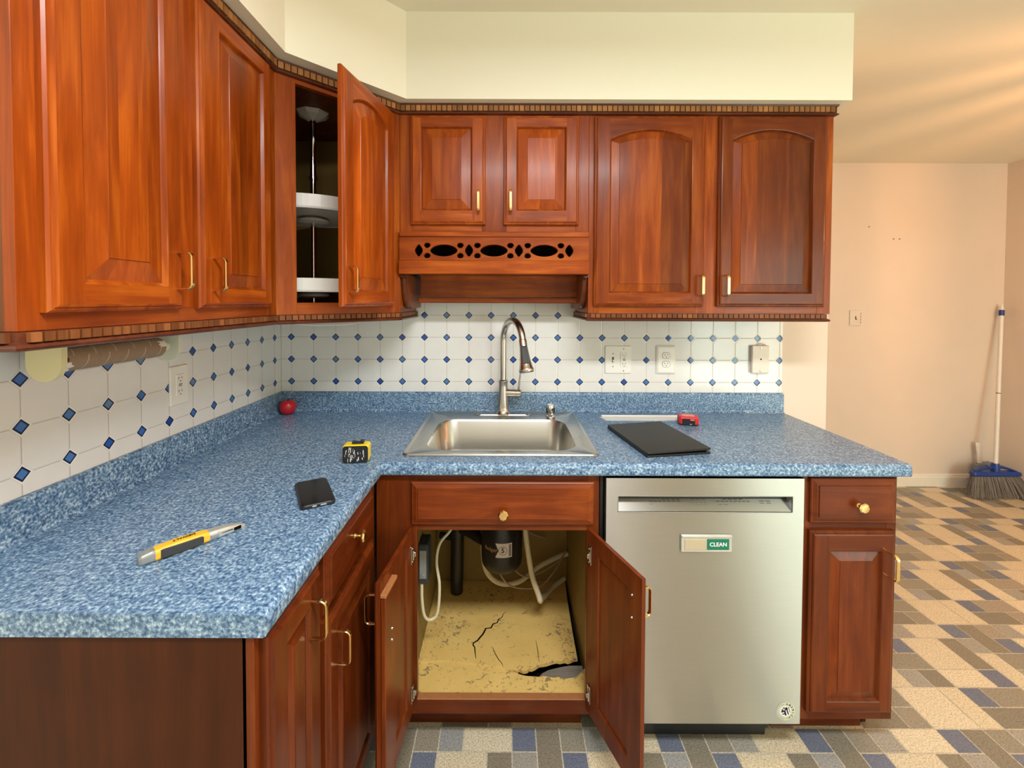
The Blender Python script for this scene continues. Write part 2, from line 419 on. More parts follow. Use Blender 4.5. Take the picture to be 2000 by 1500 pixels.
# ---------------------------------------------------------------- doors, drawers, pulls
def pull(parent, x, z, y=0.0, h=0.076, proj=0.030, flip=False, name='handle'):
    """strap pull: bar upright, posts to the door; faces -y locally"""
    mb = MB(); w, th = 0.0055, 0.0024
    hh = h/2; r = 0.011; pth = [(0.001, -hh), (-proj+r, -hh)]
    for i in range(1, 6):
        a = (PI/2)*i/6; pth.append((-proj+r-r*math.sin(a), -hh+r-r*math.cos(a)))
    pth.append((-proj, -hh+r)); pth.append((-proj, 0.0))
    pth = pth + [(a, -b) for a, b in reversed(pth[:-1])]
    loops = []; n = len(pth)
    for i, (yy, zz) in enumerate(pth):
        a = pth[max(i-1, 0)]; b = pth[min(i+1, n-1)]
        d = Vector((b[0]-a[0], b[1]-a[1])).normalized(); nn = Vector((-d.y, d.x))
        ww = w*(0.55 if abs(zz) > hh-0.002 and yy > -proj*0.6 else 1.0)
        L = []
        for (sx, sn) in ((-1, -.4), (-.6, -1), (.6, -1), (1, -.4), (1, .4), (.6, 1), (-.6, 1), (-1, .4)):
            L.append((x + sx*ww, y + yy + nn.x*sn*th, z + zz + nn.y*sn*th))
        loops.append(L)
    mb.loft(loops)
    return tag(mb.build(name, 'brass', parent), 'gold-coloured metal pull')
def knob(parent, x, z, y=0.0, name='knob'):
    mb = MB()
    mb.lathe([(0.007, 0), (0.0065, 0.002), (0.004, 0.004), (0.0035, 0.010), (0.006, 0.014), (0.0095, 0.017)], (x, y, z), (0, -1, 0), 20, smooth=True, cap1=False)
    mb.lathe([(0.0095, 0.017), (0.0158, 0.020), (0.0160, 0.0235), (0.0125, 0.0270), (0.004, 0.0275)], (x, y, z), (0, -1, 0), 8, smooth=False, cap0=False)
    return tag(mb.build(name, 'brass', parent), 'gold-coloured faceted knob')

def rail_contour(w, h, fl, fr, fb, ft, arch, mseg, y):
    x0, x1 = fl, w-fr; out = []
    for i in range(mseg+1): out.append((x0+(x1-x0)*i/mseg, y, fb))
    for i in range(mseg, -1, -1):
        u = i/mseg*2-1
        out.append((x0+(x1-x0)*i/mseg, y, h-ft-arch*(u*u)))
    return out
def door(name, parent, w, h, t=0.020, frame=(.052, .052, .050, .048), arch=0.0, bev=0.038, planks=3, loc=(0, 0, 0), rz=0.0,
         xo=0.0, mats=('wood_v', 'wood_h'), back=True, bright=0.0, inner_arch=None, strips=None):
    """raised panel door; local x from xo to xo+w, front at y=-t"""
    mb = MB(Matrix.Translation((xo, 0, 0))); ms = 12
    fl, fr, fb, ft = frame
    rnd = lambda a: random.uniform(-a, a) + bright
    def C(i, y): return rail_contour(w, h, i, i, i, i, 0, ms, y)
    outer = [C(0, 0), C(0, -t+.009), C(.004, -t+.0055), C(.0065, -t+.0055), C(.0085, -t+.0015), C(.012, -t)]
    mb.loft(outer, True if not back else False, False, tone=rnd(.05))
    i = .012; sl = rnd(.12); sr = rnd(.12); tr_ = rnd(.12); br = rnd(.12)
    mb.add([(i, -t, i), (fl, -t, i), (fl, -t, h-i), (i, -t, h-i)], [(0, 1, 2, 3)], 0, sl)
    mb.add([(w-fr, -t, i), (w-i, -t, i), (w-i, -t, h-i), (w-fr, -t, h-i)], [(0, 1, 2, 3)], 0, sr)
    mb.add([(fl, -t, i), (w-fr, -t, i), (w-fr, -t, fb), (fl, -t, fb)], [(0, 1, 2, 3)], 1, br)
    K = rail_contour(w, h, fl, fr, fb, ft, arch, ms, -t)
    top = list(reversed(K[ms+1:]))
    vs = top + [(p[0], -t, h-i) for p in top]
    mb.add(vs, [(k, k+1, ms+1+k+1, ms+1+k) for k in range(ms)], 1, tr_)
    a2 = arch if inner_arch is None else inner_arch
    def K2(d, y, ar): return rail_contour(w, h, fl+d, fr+d, fb+d, ft+d, ar, ms, y)
    inn = [K, K2(.0025, -t+.0010, arch), K2(.0060, -t+.0065, arch), K2(.0075, -t+.0085, arch)]
    mb.loft(inn, False, False, tone=rnd(.05)-.1)
    pt = []; edges = sorted(random.sample(range(2, ms-1), min(planks-1, ms-3))) + [ms]
    tv = [rnd(.26) for _ in range(planks)]
    k = 0
    for q in range(ms):
        while q >= edges[k]: k += 1
        pt.append(tv[min(k, planks-1)])
    if strips:
        pt = [next(tn for e_, tn in strips if (q+.5)/ms <= e_ + 1e-6) for q in range(ms)]
    A = K2(.0075, -t+.0085, arch); B = K2(.0075+bev, -t+.0022, a2); D = K2(.0085+bev, -t+.0004, a2)
    n2 = len(A)
    for L0, L1, dk in ((A, B, 0.0), (B, D, -.08)):
        for q in range(n2):
            r = (q+1) % n2
            if q < ms: tn = pt[q]
            elif q == ms: tn = pt[-1] - .05
            elif q < 2*ms+1: tn = pt[2*ms-q]
            else: tn = pt[0] + .10
            mb.add([L0[q], L0[r], L1[r], L1[q]], [(0, 1, 2, 3)], 0, tn+dk)
    for q in range(ms):
        mb.add([D[q], D[q+1], D[2*ms+1-q-1], D[2*ms+1-q]], [(0, 1, 2, 3)], 0, pt[q])
    if back:
        f2 = 0.055; z0, z1 = fb+.004, h-ft-.004
        x0, x1 = fl+.004, w-fr-.004
        L = lambda a, b, c, d, y: [(a, y, c), (b, y, c), (b, y, d), (a, y, d)]
        mb.loft([L(0, w, 0, h, 0), L(x0, x1, z0, z1, 0), L(x0+.002, x1-.002, z0+.002, z1-.002, -.005)], False, True, tone=rnd(.08))
    return mb.build(name, list(mats), parent, loc, (0, 0, rz))
def drawer_front(parent, w, h, loc, mats=('base_v', 'base_h'), t=0.020, bright=0.0):
    mb = MB()
    def C(i, y): return rail_contour(w, h, i, i, i, i, 0, 1, y)
    mb.loft([C(0, 0), C(0, -t+.011), C(.003, -t+.0085), C(.006, -t+.0085), C(.016, -t+.0035), C(.020, -t+.0035), C(.0215, -t)], True, True, mat=1, tone=bright)
    return mb.build('drawer_front', list(mats), parent, loc)
def hinge(parent, x, z, s):
    """cup hinge on a door back (y>0 side), s = direction of the frame"""
    mb = MB()
    mb.box(x-.006, x+.012, 0.0, .003, z-.028, z+.028, .001)
    mb.box(x+s*.002-.005, x+s*.002+.005, .003, .012, z-.008, z+.008, .002)
    mb.lathe([(.003, -.014), (.003, .014)], (x-s*.004, .006, z), (0, 0, 1), 10)
    for dz in (-.020, .020): mb.lathe([(.003, .003), (.002, .005)], (x+.004, 0, z+dz), (0, 1, 0), 8)
    return tag(mb.build('hinge', 'nickel', parent), 'small silvery hinge')

def frame_mb(W_, H_, stiles, rails, t=0.019, mats=None):
    """face frame: stiles [(x0,x1,z0,z1)], rails [(x0,x1,z0,z1)], front at y=0"""
    mb = MB()
    for (a, b, c, d) in stiles: mb.box(a, b, 0, t, c, d, .0008, 0, random.uniform(-.1, .06))
    for (a, b, c, d) in rails: mb.box(a, b, 0.0004, t, c, d, .0006, 1, random.uniform(-.1, .06))
    return mb

# ================================================================ ROOM
HX, CEIL = 3.78, 2.455
WLX = -1.0117; FY = 1.357; RY = -3.45
P = 0.0777
def floor():
    mb = MB(); g_ = 0.0021
    cream = [(0.70, 0.60, 0.42), (0.74, 0.64, 0.46), (0.68, 0.59, 0.42)]
    tan = [(0.31, 0.27, 0.205), (0.35, 0.30, 0.235), (0.28, 0.255, 0.20)]
    dk = [(0.235, 0.205, 0.150), (0.22, 0.20, 0.155)]
    pale = [(0.33, 0.335, 0.33), (0.35, 0.33, 0.29)]
    blue = [(0.125, 0.155, 0.235), (0.14, 0.17, 0.25)]
    pieces = [  # (col, row down, w, h, palette) period 6
        (4, 0, 2, 1, cream), (0, 0, 1, 1, blue), (1, 0, 1, 2, dk), (2, 0, 1, 1, tan), (3, 0, 1, 1, pale),
        (3, 1, 2, 2, cream), (5, 1, 1, 2, dk), (0, 1, 1, 1, pale), (2, 1, 1, 1, blue),
        (0, 2, 1, 2, cream), (1, 2, 2, 1, tan),
        (1, 3, 1, 1, pale), (2, 3, 1, 1, dk), (3, 3, 2, 1, cream), (5, 3, 1, 1, blue),
        (0, 4, 2, 2, cream), (2, 4, 1, 2, cream), (3, 4, 1, 1, blue), (4, 4, 2, 1, tan),
        (3, 5, 2, 1, dk), (5, 5, 1, 1, tan)]
    X0 = 1.4225; Y0 = .0005 - P
    x_lo, x_hi, y_lo, y_hi = WLX, HX, RY, FY
    for I in range(-6, 6):
        for J in range(-5, 9):
            for (c, r, w, h, pal) in pieces:
                a = X0 + (I*6+c)*P; b = a + w*P; d = Y0 - (J*6+r)*P; e = d - h*P
                a, b = a+g_, b-g_; d, e = d-g_, e+g_
                a = max(a, x_lo); b = min(b, x_hi); d = min(d, y_hi); e = max(e, y_lo)
                if b-a < .004 or d-e < .004: continue
                mb.add([(a, e, 0), (b, e, 0), (b, d, 0), (a, d, 0)], [(0, 1, 2, 3)], 0, 0, False, random.choice(pal))
    mb.add([(x_lo, y_lo, -.0006), (x_hi, y_lo, -.0006), (x_hi, y_hi, -.0006), (x_lo, y_hi, -.0006)], [(0, 1, 2, 3)], 0, 0, False, (0.60, 0.54, 0.42))
    mb.box(x_lo-.1, x_hi+.1, y_lo-.1, y_hi+.1, -.08, -.002)
    struct('floor', mb, 'vinyl')
floor()
mb = MB().box(WLX-.1, HX+.1, RY-.1, FY+.1, CEIL, CEIL+.1); struct('ceiling', mb, 'ceil')
mb = MB().box(WLX-.1, WLX, RY-.1, .1, 0, CEIL); struct('wall_left', mb, 'wall')
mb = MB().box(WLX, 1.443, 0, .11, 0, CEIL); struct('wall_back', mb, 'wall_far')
mb = MB().box(WLX-.1, HX+.1, FY, FY+.1, 0, CEIL); struct('wall_far', mb, 'wall_far')
mb = MB().box(HX, HX+.1, RY-.1, FY, 0, CEIL); struct('wall_right', mb, 'wall_far')
mb = MB().box(WLX-.1, WLX, .11, FY, 0, CEIL); struct('wall_hall', mb, 'wall')
DX0, DX1, DZ = 2.22, 3.58, 2.03
mb = MB(); mb.box(WLX, DX0, RY-.1, RY, 0, CEIL); mb.box(DX1, HX, RY-.1, RY, 0, CEIL); mb.box(DX0, DX1, RY-.1, RY, DZ, CEIL)
struct('wall_rear', mb, 'wall')
dr = MB(); f = .06
for a, b in ((DX0, DX0+f), (DX1-f, DX1), ((DX0+DX1)/2-f/2, (DX0+DX1)/2+f/2)): dr.box(a, b, RY-.07, RY-.03, 0, DZ, .004)
dr.box(DX0, DX1, RY-.071, RY-.029, 0, .08, .004); dr.box(DX0, DX1, RY-.071, RY-.029, DZ-.06, DZ, .004)
d1 = struct('door_1', dr, 'trimw')
MB().box(DX0+f, DX1-f, RY-.053, RY-.047, .08, DZ-.06).build('glass_pane', 'glass', d1)
# baseboards
def base(name, path):
    mb = MB(); sweep(path, [(0, 0), (.013, 0), (.013, .070), (.009, .078), (.009, .088), (.004, .094), (0, .094)], mb); struct(name, mb, 'trimw')
base('baseboard_far', [(WLX, FY-.0005), (HX, FY-.0005)])
base('baseboard_right', [(HX-.0005, FY-.013), (HX-.0005, RY)])
base('baseboard_back', [(1.443, .11), (1.443, 0.0), (1.26, -.0005)][::-1])
# soffit above the wall cabinets
SZ = 2.143; CH = [(-.655, -3.0), (-.655, -.645), (-.365, -.350), (1.256, -.350), (1.256, 0)]
mb = MB(); poly = [(WLX, -3.0)] + CH + [(WLX, 0)]
mb.prism(poly, SZ, CEIL); struct('wall_soffit', mb, 'wall')
# tiles
TZ0 = 1.0466
mb = MB().box(-1.006, 1.2385, -.006, 0, 1.0, 1.60, .001); struct('wall_tiles_back', mb, tile_mat('tile_back', 0, -.9596, TZ0))
mb = MB().box(WLX, WLX+.006, -1.36, -.006, 1.0, 1.42, .001); struct('wall_tiles_left', mb, tile_mat('tile_left', 1, -1.0515, TZ0))

# ================================================================ WALL CABINETS
UZ0, UZ1 = 1.364, 2.125      # carcass
DZ0, DZ1 = 1.391, 2.098      # doors
def carcass(parent, w, d, z0, z1, name='cabinet_box', mats=('wood_v', 'wood_h', 'side'), t=.016, y0=.019, shelf=True, left=0, right=0):
    mb = MB()
    mb.box(0, t, y0, d, z0, z1, .0005, 0, left); mb.box(w-t, w, y0, d, z0, z1, .0005, 0, right)
    mb.box(t, w-t, y0, d, z0, z0+t, 0, 1, -.2); mb.box(t, w-t, y0, d, z1-t, z1, 0, 2)
    mb.box(t, w-t, d-.006, d, z0+t, z1-t, 0, 2)
    if shelf: mb.box(t, w-t, y0+.02, d-.006, (z0+z1)/2, (z0+z1)/2+.016, 0, 2)
    return mb.build(name, list(mats), parent)
# left run (two doors) : local x -> +Y, front faces +X
LF = -.7067
t = thing('wall_cabinet', 'wooden wall cabinet with two tall doors above left counter, cardboard tube below it', 'cabinet', (LF, -1.321, 0), PI/2)
wL = .708
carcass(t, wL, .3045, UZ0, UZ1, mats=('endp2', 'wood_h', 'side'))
frame_mb(0, 0, [(0, .040, UZ0, UZ1), (.295, .367, UZ0+.03, UZ1-.03), (wL-.045, wL, UZ0, UZ1)],
         [(.040, wL-.045, UZ0, UZ0+.035), (.040, wL-.045, UZ1-.035, UZ1)]).build('face_frame', ['wood_v', 'wood_h'], t)
d = door('door', t, .274, DZ1-DZ0, frame=(.052, .045, .046, .048), loc=(.031, 0, DZ0), strips=[(.22, -.08), (.72, .10), (1, -.02)], bright=.06); pull(d, .254, .081, -.020)
d = door('door', t, .302, DZ1-DZ0, frame=(.068, .040, .046, .044), loc=(.358, 0, DZ0), bev=.030, strips=[(.3, -.18), (.6, -.40), (1, -.12)]); pull(d, .038, .080, -.020)
# diagonal corner cabinet, door ajar
cA = Vector((-.7067, -.6117)); cB = Vector((-.400, -.305)); wd = (cB-cA).length
t = thing('corner_cabinet', 'diagonal corner wall cabinet with its arched door ajar, white turntable shelves inside', 'cabinet', (cA.x, cA.y, 0), PI/4)
R = Matrix.Rotation(-PI/4, 2)
def loc2(x, y): v = R @ (Vector((x, y)) - cA); return (v.x, v.y)
pent = [loc2(*cA), loc2(*cB), loc2(cB.x, -.001), loc2(WLX+.001, -.001), loc2(WLX+.001, cA.y)]
mb = MB()
mb.prism([(p[0], max(p[1], .004)) for p in pent], UZ0, UZ0+.016, 0, -.3); mb.prism([(p[0], max(p[1], .004)) for p in pent], UZ1-.016, UZ1, 0, -.5)
for i, (a, b) in enumerate(((1, 2), (2, 3), (3, 4), (4, 0))):
    A = Vector(pent[a]); B = Vector(pent[b]); dd = (B-A).normalized(); nn = Vector((-dd.y, dd.x))*.012
    mb.prism([tuple(A), tuple(B), tuple(B+nn), tuple(A+nn)], UZ0+.016, UZ1-.016, 0 if i in (0, 3) else 1)
mb.build('cabinet_box', ['wood_v', 'side'], t)
frame_mb(0, 0, [(0, .062, UZ0, UZ1), (wd-.050, wd, UZ0, UZ1)], [(.062, wd-.050, UZ0, UZ0+.038), (.062, wd-.050, UZ1-.035, UZ1)]).build('face_frame', ['wood_v', 'wood_h'], t)
# door hinged at the right; closed direction is -x local; opened by 34 deg
hx = wd-.040
d = door('door', t, .340, DZ1-DZ0, frame=(.050, .056, .046, .048), arch=.036, xo=-.340, loc=(hx, -.001, DZ0), rz=math.radians(34), strips=[(.12, .35), (.40, .22), (.7, .05), (1, .12)], bright=.08, inner_arch=.028)
pull(d, -.318, .083, -.020); 
lc = loc2(-.725, -.305)
def disc(z):
    mb = MB(); mb.lathe([(.02, 0.004), (.205, .004), (.212, 0), (.215, .006), (.215, .046), (.211, .046), (.210, .010), (.02, .010)], (lc[0], lc[1], z), seg=72, smooth=False, cap0=False, cap1=False)
    tag(mb.build('turntable_shelf', 'white', t), 'white plastic turntable shelf')
    mb = MB(); mb.lathe([(.03, -.020), (.055, -.014), (.055, -.006), (.03, .004)], (lc[0], lc[1], z), seg=20); mb.build('shelf_collar', 'white', t)
disc(1.716); disc(1.438)
mb = MB(); mb.lathe([(.012, UZ0+.017), (.012, UZ1-.040)], (lc[0], lc[1], 0), seg=16); mb.lathe([(.017, 1.86), (.017, 1.872)], (lc[0], lc[1], 0), seg=16)
tag(mb.build('pole', 'chrome', t), 'shiny turntable pole')
mb = MB(); mb.lathe([(.02, UZ1-.045), (.05, UZ1-.03), (.06, UZ1-.017)], (lc[0], lc[1], 0), seg=8, smooth=False); mb.build('pole_bracket', 'white', t)
# bridge cabinet over the sink
bx0, bx1 = -.399, .309
t = thing('bridge_cabinet', 'short two-door wall cabinet in the middle, above the carved wooden hood', 'cabinet', (bx0, -.305, 0))
BZ = 1.668; bw = bx1-bx0
carcass(t, bw, .303, BZ, UZ1, shelf=False)
frame_mb(0, 0, [(0, .050, BZ, UZ1), (.308, .400, BZ, UZ1), (bw-.048, bw, BZ, UZ1)], [(.050, .308, BZ, BZ+.035), (.400, bw-.048, BZ, BZ+.035), (.050, .308, UZ1-.035, UZ1), (.400, bw-.048, UZ1-.035, UZ1)]).build('face_frame', ['wood_v', 'wood_h'], t)
d = door('door', t, .280, .404, frame=(.040, .048, .050, .043), loc=(-.358-bx0, 0, 1.694), strips=[(.6, -.05), (1, .05)], bev=.034); pull(d, .255, .083, -.020)
d = door('door', t, .281, .404, frame=(.047, .047, .050, .043), loc=(-.0104-bx0, 0, 1.694), planks=1, bev=.034); pull(d, .026, .083, -.020)
# right wall cabinet
rx0, rx1 = .3095, 1.2235
t = thing('wall_cabinet', 'wide wall cabinet with two arched doors at the right, above the outlets', 'cabinet', (rx0, -.305, 0))
rw = rx1-rx0; kr = .050
carcass(t, rw, .303, UZ0, UZ1)
frame_mb(0, 0, [(0, .040, UZ0, UZ1), (.405, .515, UZ0, UZ1), (rw-kr, rw, UZ0, UZ1)], [(.040, .405, UZ0, UZ0+.035), (.515, rw-kr, UZ0, UZ0+.035), (.040, .405, UZ1-.035, UZ1), (.515, rw-kr, UZ1-.035, UZ1)]).build('face_frame', ['wood_v', 'wood_h'], t)
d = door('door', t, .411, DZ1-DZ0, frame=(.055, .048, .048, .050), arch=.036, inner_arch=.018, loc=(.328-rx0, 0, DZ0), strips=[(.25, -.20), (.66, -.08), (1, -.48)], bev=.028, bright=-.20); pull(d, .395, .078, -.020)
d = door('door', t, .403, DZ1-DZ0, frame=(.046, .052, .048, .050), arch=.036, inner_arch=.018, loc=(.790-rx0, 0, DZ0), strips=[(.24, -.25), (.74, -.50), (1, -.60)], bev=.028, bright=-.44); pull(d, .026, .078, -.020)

# carved hood between the cabinets
t = thing('wooden_hood', 'carved wooden hood with cut-out ovals above the sink, open underneath', 'range hood', (0, -.305, 0))
hx0, hx1 = -.3985, .3085
mb = MB(); mb.box(hx0, hx1, -.022, 0, 1.647, 1.667, .003, 1, .0); mb.build('top_ledge', ['wood_v', 'wood_h'], t)
cu = bpy.data.curves.new('fret', 'CURVE'); cu.dimensions = '2D'; cu.fill_mode = 'BOTH'; cu.extrude = .0075; cu.bevel_depth = .0016; cu.bevel_resolution = 1
def sp(pts):
    s_ = cu.splines.new('POLY'); s_.points.add(len(pts)-1)
    for q, (a, b) in zip(s_.points, pts): q.co = (a, b, 0, 1)
    s_.use_cyclic_u = True
ez = lambda z: z
sp([(hx0+.002, 1.5605), (hx1-.002, 1.5605), (hx1-.002, 1.6445), (hx0+.002, 1.6445)])
zc = 1.5965
for cx in (-.2325, -.0456, .1414):
    sp([(cx+.0525*math.cos(a), zc+.0235*math.sin(a)*abs(math.sin(a))**.15) for a in [2*PI*i/32 for i in range(32)]])
for cx in (-.3255, -.1385, .0473, .235):
    sp([(cx+x_, zc+z_) for x_, z_ in ((.0165, 0), (.0155, .006), (.010, .015), (.004, .0225), (0, .0240), (-.004, .0225), (-.010, .015), (-.0155, .006), (-.0165, 0), (-.0155, -.006), (-.010, -.015), (-.004, -.0225), (0, -.0240), (.004, -.0225), (.010, -.015), (.0155, -.006))])
for cx in (-.294, -.1707, -.1071, .0158, .0801, .2038):
    for sz in (1, -1):
        sp([(cx+.0135*math.cos(a), zc+sz*(.0205+.0095*math.sin(a)*(1.0 if math.sin(a) > 0 else 1.35))) for a in [2*PI*i/18 for i in range(18)]])
co = bpy.data.objects.new('fret', cu); me = bpy.data.meshes.new_from_object(co)
me.transform(Matrix.Rotation(PI/2, 4, 'X')); me.materials.clear(); me.materials.append(M['wood_h'])
fo = bpy.data.objects.new('carved_panel', me); S.collection.objects.link(fo); fo.parent = t; fo.location = (0, -.012, 0)
bpy.data.objects.remove(co); bpy.data.curves.remove(cu)
mb = MB(); mb.box(hx0, hx1, -.030, .010, 1.509, 1.559, .002, 1, .10); mb.build('front_board', ['wood_v', 'wood_h'], t)
mb = MB(); mb.box(-.352, .300, .150, .166, 1.425, 1.56, .001, 1, -.15); mb.box(-.362, .300, .142, .172, 1.400, 1.424, .003, 1, -.3); mb.build('back_board', ['wood_v', 'wood_h'], t)
mb = MB(); mb.box(hx0+.001, hx1-.001, .05, .30, 1.560, 1.645, .001); mb.build('recess_shade_box', 'dark', t)  # near-black box added behind the cut-outs, shade put into its colour
for xx in (hx0+.0005, hx1-.0185):
    pts = [(-.020, 1.509), (.012, 1.507), (.022, 1.48), (.030, 1.44), (.052, 1.405), (.085, 1.392), (.11, 1.378), (.18, 1.378), (.30, 1.378), (.30, 1.509)]
    mb = MB(); mb.prism(pts, xx, xx+.018, 0, -.25, f=lambda a, b, z: (z, a, b)); mb.build('side_bracket', 'wood_v', t)
    mb = MB(); mb.tube(spline([(xx+.009, -.010, 1.507), (xx+.009, .010, 1.500), (xx+.009, .020, 1.47), (xx+.009, .030, 1.44), (xx+.009, .055, 1.400), (xx+.009, .090, 1.390)], 5), .010, 8, sx=1.1); mb.build('carved_edge', 'wood_dk', t)

# mouldings
def dentils(path, mb, off, dep, z0, z1, pitch=.0192, wid=.0158, mat=1):
    for i in range(len(path)-1):
        a = Vector(path[i]); b = Vector(path[i+1]); L = (b-a).length; dd = (b-a)/L; nn = Vector((dd.y, -dd.x))
        n = max(1, int(L/pitch)); st = (L - n*pitch)/2
        for k in range(n):
            s0 = st + k*pitch + (pitch-wid)/2; p0 = a+dd*s0+nn*off; p1 = p0+dd*wid
            q0 = p0+nn*dep; q1 = p1+nn*dep; e = .0012
            q0b = q0+dd*e; q1b = q1-dd*e
            lo = [(p.x, p.y, z0) for p in (p0, p1, q1, q0)]; hi = [(p.x, p.y, z1) for p in (p0, p1, q1, q0)]
            mb.loft([lo, hi], True, True, True, mat, random.uniform(-.25, .25))
yF = -.3055
crown_path = [(-1.01, -1.322), (-.7062, -1.322), (-.7062, -.6119), (-.3998, -.3055), (1.2240, -.3055), (1.2240, -.002)]
mb = MB(); z0 = 2.1035
prof = [(0, z0), (.006, z0), (.011, z0+.003), (.011, z0+.006), (.006, z0+.009), (.006, z0+.031), (.010, z0+.033), (.012, z0+.039), (0, z0+.039)]
sweep(crown_path, prof, mb, 0)
dentils(crown_path, mb, .006, .009, z0+.0105, z0+.0300)
tag(mb.build('crown_molding', ['wood_dk', 'dentil']), 'dark crown molding with small square teeth along the top of the wall cabinets', 'molding')
def lrail(name, path, lab):
    mb = MB(); z0 = 1.3345
    prof = [(-.012, z0), (.000, z0), (.008, z0+.002), (.010, z0+.006), (.007, z0+.010), (.002, z0+.0125), (.002, z0+.0290), (-.012, z0+.0290)]
    sweep(path, prof, mb, 0); dentils(path, mb, .002, .007, z0+.0135, z0+.0280)
    return tag(mb.build(name, ['wood_dk', 'dentil_r']), lab, 'molding', 'rail moldings under the wall cabinets')
lrail('light_rail_molding', [(-1.005, -1.322), (-.7062, -1.322), (-.7062, -.6119), (-.3998, -.3055), (-.3998, -.008)], 'toothed rail molding under the left and corner wall cabinets')
lrail('light_rail_molding', [(.3098, -.008), (.3098, -.3055), (1.2095, -.3055), (1.2095, -.002)], 'toothed rail molding under the right wall cabinet, above the outlets')

# ================================================================ BASE CABINETS
CX = -.377; CYF = -.635; BTOP = .8755
BS = ('base_v', 'base_h')
# near left narrow cabinet
nE = -1.268
t = thing('base_cabinet', 'narrow base cabinet with one full-height door at the near end of the left run', 'cabinet', (-.400, nE, 0), PI/2)
w1 = .226
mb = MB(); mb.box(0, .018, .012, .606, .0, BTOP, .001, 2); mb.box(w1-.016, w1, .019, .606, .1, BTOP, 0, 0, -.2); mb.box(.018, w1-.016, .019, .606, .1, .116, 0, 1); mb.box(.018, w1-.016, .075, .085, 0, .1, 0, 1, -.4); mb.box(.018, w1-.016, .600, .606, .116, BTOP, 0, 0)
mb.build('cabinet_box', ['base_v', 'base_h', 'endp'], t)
frame_mb(0, 0, [(0, .020, .1, BTOP), (w1-.020, w1, .1, BTOP)], [(.020, w1-.020, .1, .135), (.020, w1-.020, .845, BTOP)]).build('face_frame', BS, t)
d = door('door', t, .196, .732, frame=(.052, .050, .052, .050), loc=(.014, 0, .130), planks=2, bev=.020, mats=BS); pull(d, .143, .655, -.020)
# left drawer and door cabinet
y2 = -1.037
t = thing('base_cabinet', 'base cabinet with a drawer over one door on the left run, near the inside corner', 'cabinet', (-.400, y2, 0), PI/2)
w2 = .402
mb = MB(); mb.box(0, .016, .019, .606, .1, BTOP, .001, 0); mb.box(w2-.016, w2, .019, .606, .1, BTOP, 0, 0); mb.box(.016, w2-.016, .019, .606, .1, .116, 0, 1); mb.box(0, w2, .075, .085, 0, .1, 0, 1, -.4); mb.box(.016, w2-.016, .600, .606, .116, BTOP)
mb.build('cabinet_box', list(BS), t)
frame_mb(0, 0, [(0, .030, .1, BTOP), (w2-.040, w2, .1, BTOP)], [(.030, w2-.040, .1, .135), (.030, w2-.040, .700, .745), (.030, w2-.040, .850, BTOP)]).build('face_frame', BS, t)
d = drawer_front(t, .336, .138, (.010, 0, .732)); knob(d, .168, .082, -.019)
d = door('door', t, .336, .583, frame=(.052, .052, .052, .052), loc=(.010, 0, .130), planks=2, bev=.022, mats=BS); pull(d, .045, .495, -.020)
# sink base
sx0 = -.400; sx1 = .2915
t = thing('sink_cabinet', 'sink base cabinet with both doors open and a cracked yellow floor inside', 'cabinet', (sx0, -.612, 0))
sw = sx1-sx0; A = lambda x: x-sx0
mb = MB()
mb.box(A(-.3175), A(-.3015), .019, .606, .1, BTOP, 0, 1); mb.box(A(.2750), A(.2910), .019, .606, .1, BTOP, 0, 1)
mb.box(A(-.3015), A(.2750), .585, .600, .1, BTOP, 0, 1)
mb.box(A(-.3015), A(.2750), .019, .585, .100, .106, 0, 2)  # near-black bottom, shade of the void below the boards as colour
mb.build('cabinet_box', ['base_v', 'side', 'dark'], t)
mb = MB(); mb.box(A(-.377), A(.2555), .085, .095, 0, .098, .001, 0, -.3); mb.build('toe_board', ['base_h'], t)
frame_mb(0, 0, [(0, .126, .112, BTOP), (A(.2545), sw, .112, BTOP)], [(.126, A(.2545), .112, .157), (.126, A(.2545), .697, .735), (.126, A(.2545), .845, BTOP)]).build('face_frame', BS, t)
d = drawer_front(t, .562, .132, (A(-.289), 0, .7195), bright=.45); knob(d, .283, .044, -.019)
# broken floor boards
def jag(a, b, n, amp, seed):
    r = random.Random(seed); out = []
    for i in range(n+1):
        k = i/n; out.append((a[0]+(b[0]-a[0])*k + (r.uniform(-amp, amp)*.5 if 0 < i < n else 0), a[1]+(b[1]-a[1])*k + (r.uniform(-amp, amp) if 0 < i < n else 0)))
    return out
def fl(poly): return [(A(x), y+.612) for x, y in poly]
rear_edge = [(-.301, -.470), (-.20, -.462), (-.10, -.475), (-.01, -.486)] + jag((.005, -.496), (.075, -.502), 6, .005, 3) + jag((.085, -.494), (.130, -.476), 5, .005, 4) + jag((.145, -.473), (.255, -.452), 9, .006, 5)
rear = rear_edge + [(.256, -.35), (.262, -.15), (.268, -.030), (-.301, -.030)]
mb = MB(); mb.prism(fl(rear), .146, .1570); 
front_edge = jag((.010, -.500), (.075, -.521), 4, .003, 8) + jag((.100, -.523), (.180, -.524), 5, .004, 9) + jag((.200, -.532), (.245, -.520), 3, .004, 10) + [(.262, -.502), (.2745, -.490)]
front = [(-.301, -.4705), (-.20, -.4625), (-.10, -.4755), (-.01, -.4865)] + front_edge + [(.2745, -.594), (-.301, -.594)]
mb.prism(fl(front), .138, .1545)
